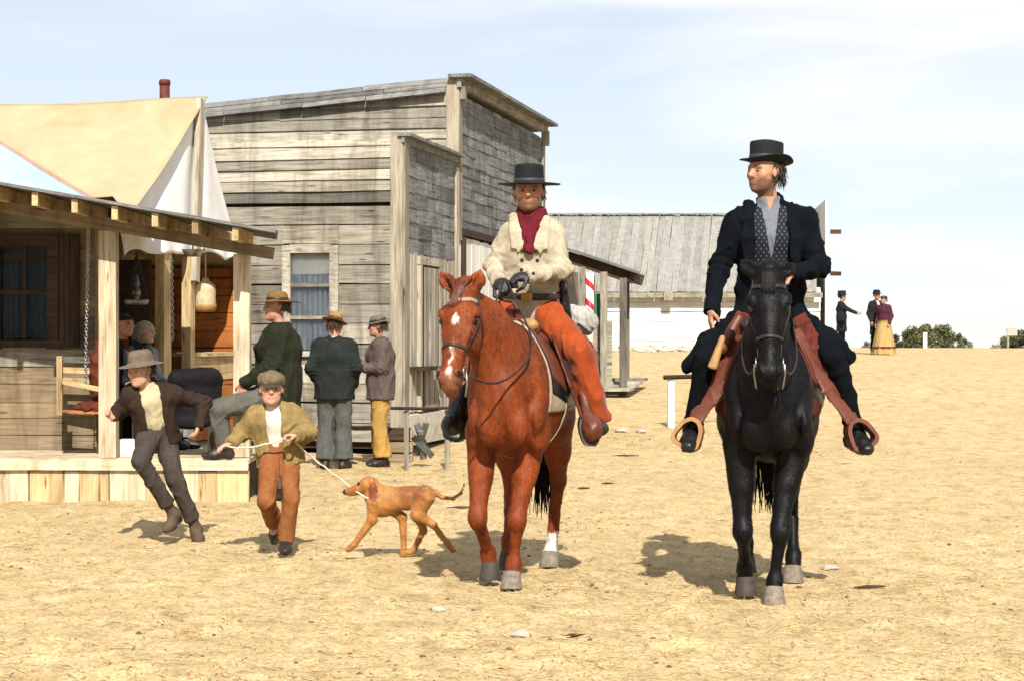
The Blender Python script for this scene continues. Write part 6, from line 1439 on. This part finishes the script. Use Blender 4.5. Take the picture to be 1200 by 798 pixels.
for px, h_, rr0, lab in ((262, .16, .035, 'dark bottle on the shelf inside the tent'), (268, .12, .04, 'small jar on the shelf inside the tent')):
    c_ = G(3.0 if px == 262 else 3.2, 1.62, 1.715); tag(MB().lathe([(rr0, 0), (rr0, h_ * .6), (rr0 * .4, h_ * .75), (rr0 * .4, h_), (.005, h_)], c_, n=12).build('bottle', GLASS2, None, True), lab, 'bottle', 'bottles on the tent shelf')

# ------------------------------------------------------------------ things by the stores
hr_ = thing('hitching_rail', (P(500, 0, 22.3)[0], 22.3, 0), 'dark hitching rail in front of the small store', 'rail')
a, b2 = P(458, 479, 22.2), P(548, 478, 22.6); MB().tube([a, (a + b2) / 2 + (0, 0, -.01), b2], .018, 8).build('rail', DARKW, hr_, True)
for q, nm in ((P(476, 480, 22.28), 0), (P(524, 479, 22.5), 0)): plank(hr_, 'post', (q[0], q[1] + .06, -.05), (q[0], q[1] + .06, q[2] - .02), (1, 0, 0), .055, .055, OLD, .003)
h2 = thing('hitching_rail', (P(785, 0, 30)[0], 30, gz(30)), 'white hitching rail with a dark bar behind the black horse', 'rail')
a, b2 = P(778, 443, 30), P(880, 440, 30.5); MB().tube([a, b2], .035, 8).build('rail', DARKW, h2, True)
for q in (P(787, 444, 30.), P(868, 442, 30.4)): plank(h2, 'post', (q[0], q[1] + .1, gz(30) - .06), (q[0], q[1] + .1, q[2] - .03), (1, 0, 0), .10, .10, WHITEW, .003)
cb = thing('crate', (P(468, 0, 23.6)[0], 23.6, 0), 'brown slatted crate on the ground behind the man in ochre trousers', 'crate'); cx = P(466, 0, 23.6)[0]
for k in range(3): plank(cb, 'slat', (cx - .16, 23.45, .07 + k * .14), (cx + .16, 23.45, .07 + k * .14), UP, .12, .02, DARKW if k == 2 else BROWNW, .003); plank(cb, 'slat', (cx + .17, 23.45, .07 + k * .14), (cx + .17, 23.75, .07 + k * .14), UP, .12, .02, YEL, .003)
MB().box((cx, 23.62, .22), EX * .15, EY * .15, UP * .21).build('core', DARKW, cb)
bn = thing('work_bench', (P(425, 0, 23.9)[0], 23.9, 0), 'low plank bench against the wall between the two standing men', 'bench'); cx = P(422, 0, 23.9)[0]
plank(bn, 'top', (cx - .35, 23.9, .42), (cx + .35, 23.9, .42), EY, .3, .05, OLD, .004)
for sx in (-1, 1): plank(bn, 'leg', (cx + .28 * sx, 23.9, -.03), (cx + .28 * sx, 23.9, .40), EY, .24, .05, OLD, .004)
bk = thing('broken_timber', (P(494, 0, 22.8)[0], 22.8, 0), 'broken grey wagon timbers lying in a heap below the hitching rail', 'timber')
for (x0, y0_, x1, y1_) in ((489, 497, 500, 528), (500, 496, 487, 530), (484, 512, 507, 531), (493, 505, 496, 534)):
    plank(bk, 'plank', P(x0, y0_, 22.75), P(x1, y1_ + 4, 22.95), (1, .3, .3), .07, .035, GREY, .004)
# ------------------------------------------------------------------ far trees, post and sign
LEAFM = painted('juniper_leaf', .8, .15, 3, .25, .01)
def juniper(cx, ytop, Y, wpx, label, seed):
    rg = np.random.default_rng(seed); X = (cx - 600) / FPX * Y; zt = CZ - (ytop - 400) / FPX * Y; zg = gz(Y); R = wpx / 2 / FPX * Y; t = thing('juniper_tree', (X, Y, zg), label, 'tree', 'junipers beyond the rise'); H_ = zt - zg
    tr = MB().tube([(X, Y, zg - .2), (X + .1, Y, zg + H_ * .35), (X - .05, Y, zg + H_ * .7)], [.22, .16, .07], 7)
    for k in range(6): a = rg.uniform(0, 6.28); z1 = zg + H_ * rg.uniform(.2, .5); tr.tube([(X, Y, z1), (X + math.cos(a) * R * .4, Y + math.sin(a) * R * .4, z1 + H_ * .15), (X + math.cos(a) * R * .75, Y + math.sin(a) * R * .75, z1 + H_ * .22)], [.09, .06, .03], 5)
    tr.build('trunk', DARKW, t, True)
    cl_ = [(X + rg.normal(0, .42) * R, Y + rg.normal(0, .38) * R, zg + H_ * rg.uniform(.2, .9), rg.uniform(.16, .34) * R) for _ in range(44)]
    V = []; F = []; C = []
    for cx_, cy_, cz_, r_ in cl_:
        cc = np.array((.15, .155, .075)) * rg.uniform(.6, 1.35)
        for _ in range(170):
            d = unit(rg.normal(0, 1, 3)) * r_ * rg.uniform(.4, 1.1); p_ = np.array((cx_, cy_, min(cz_ + d[2] * 1.0, zt))) + (d[0], d[1], 0); a, b_ = unit(rg.normal(0, 1, 3)), unit(rg.normal(0, 1, 3)); s_ = R * rg.uniform(.07, .14); n_ = len(V)
            V += [p_ - a * s_ * .5 - b_ * s_ * .3, p_ + a * s_ * .5 - b_ * s_ * .3, p_ + b_ * s_ * .8]; F.append((n_, n_ + 1, n_ + 2)); C += [cc * rg.uniform(.8, 1.2)] * 3
    obj('crown', np.array(V), np.array(F), LEAFM, t, False, None, np.array(C))
for i, (cx, yt, Y, wp, lab) in enumerate(((1050, 388, 128, 36, 'round juniper just right of the woman in the tan skirt'), (1083, 380, 122, 56, 'tallest juniper in the clump beyond the rise'), (1110, 389, 126, 40, 'middle juniper at the right of the tallest one'),
        (1130, 395, 118, 26, 'low juniper at the right end of the clump'), (1018, 398, 124, 20, 'small juniper showing left of the woman in the tan skirt'), (1188, 385, 116, 40, 'dark juniper at the right edge behind the small sign'), (1068, 392, 116, 30, 'short juniper in front of the tallest one'))):
    juniper(cx, yt, Y, wp, lab, 50 + i)
sg = thing('sign', (P(1181, 0, 62)[0], 62, gz(62)), 'small pale sign on a post at the right edge of the rise', 'sign'); q = P(1181, 0, 62)[0]
plank(sg, 'post', (q, 62, gz(62) - .1), (q, 62, P(0, 386, 62)[2]), (1, 0, 0), .06, .06, OLDP, .002); c_ = P(1186, 390, 61.95); MB().box(c_, (.16, 0, 0), (0, .012, 0), (0, 0, .12), .003).build('board', plain('faded_pink', (.55, .42, .36), .8), sg)
q = P(1084, 0, 61)[0]; tag(plank(None, 'marker_post', (q, 61, gz(61) - .1), (q, 61, P(0, 391, 61)[2]), (1, 0, 0), .12, .08, WHITEW, .003), 'short white marker post in front of the junipers', 'post')

# ------------------------------------------------------------------ real-world albedo: a little lower and richer for all surfaces alike
for m in bpy.data.materials:
    if not m.use_nodes: continue
    b = m.node_tree.nodes.get('Principled BSDF'); nt = m.node_tree
    if b is None or not b.inputs['Base Color'].is_linked: continue
    src = b.inputs['Base Color'].links[0].from_socket
    g = nt.nodes.new('ShaderNodeGamma'); g.inputs[1].default_value = 1.10; nt.links.new(src, g.inputs[0])
    c = mixrgb(nt, 1.0, g.outputs[0], (.80, .80, .80), 'MULTIPLY')
    for l in list(src.links):
        if l.to_node.type in ('BSDF_PRINCIPLED', 'BSDF_TRANSLUCENT'): nt.links.new(c, l.to_socket)
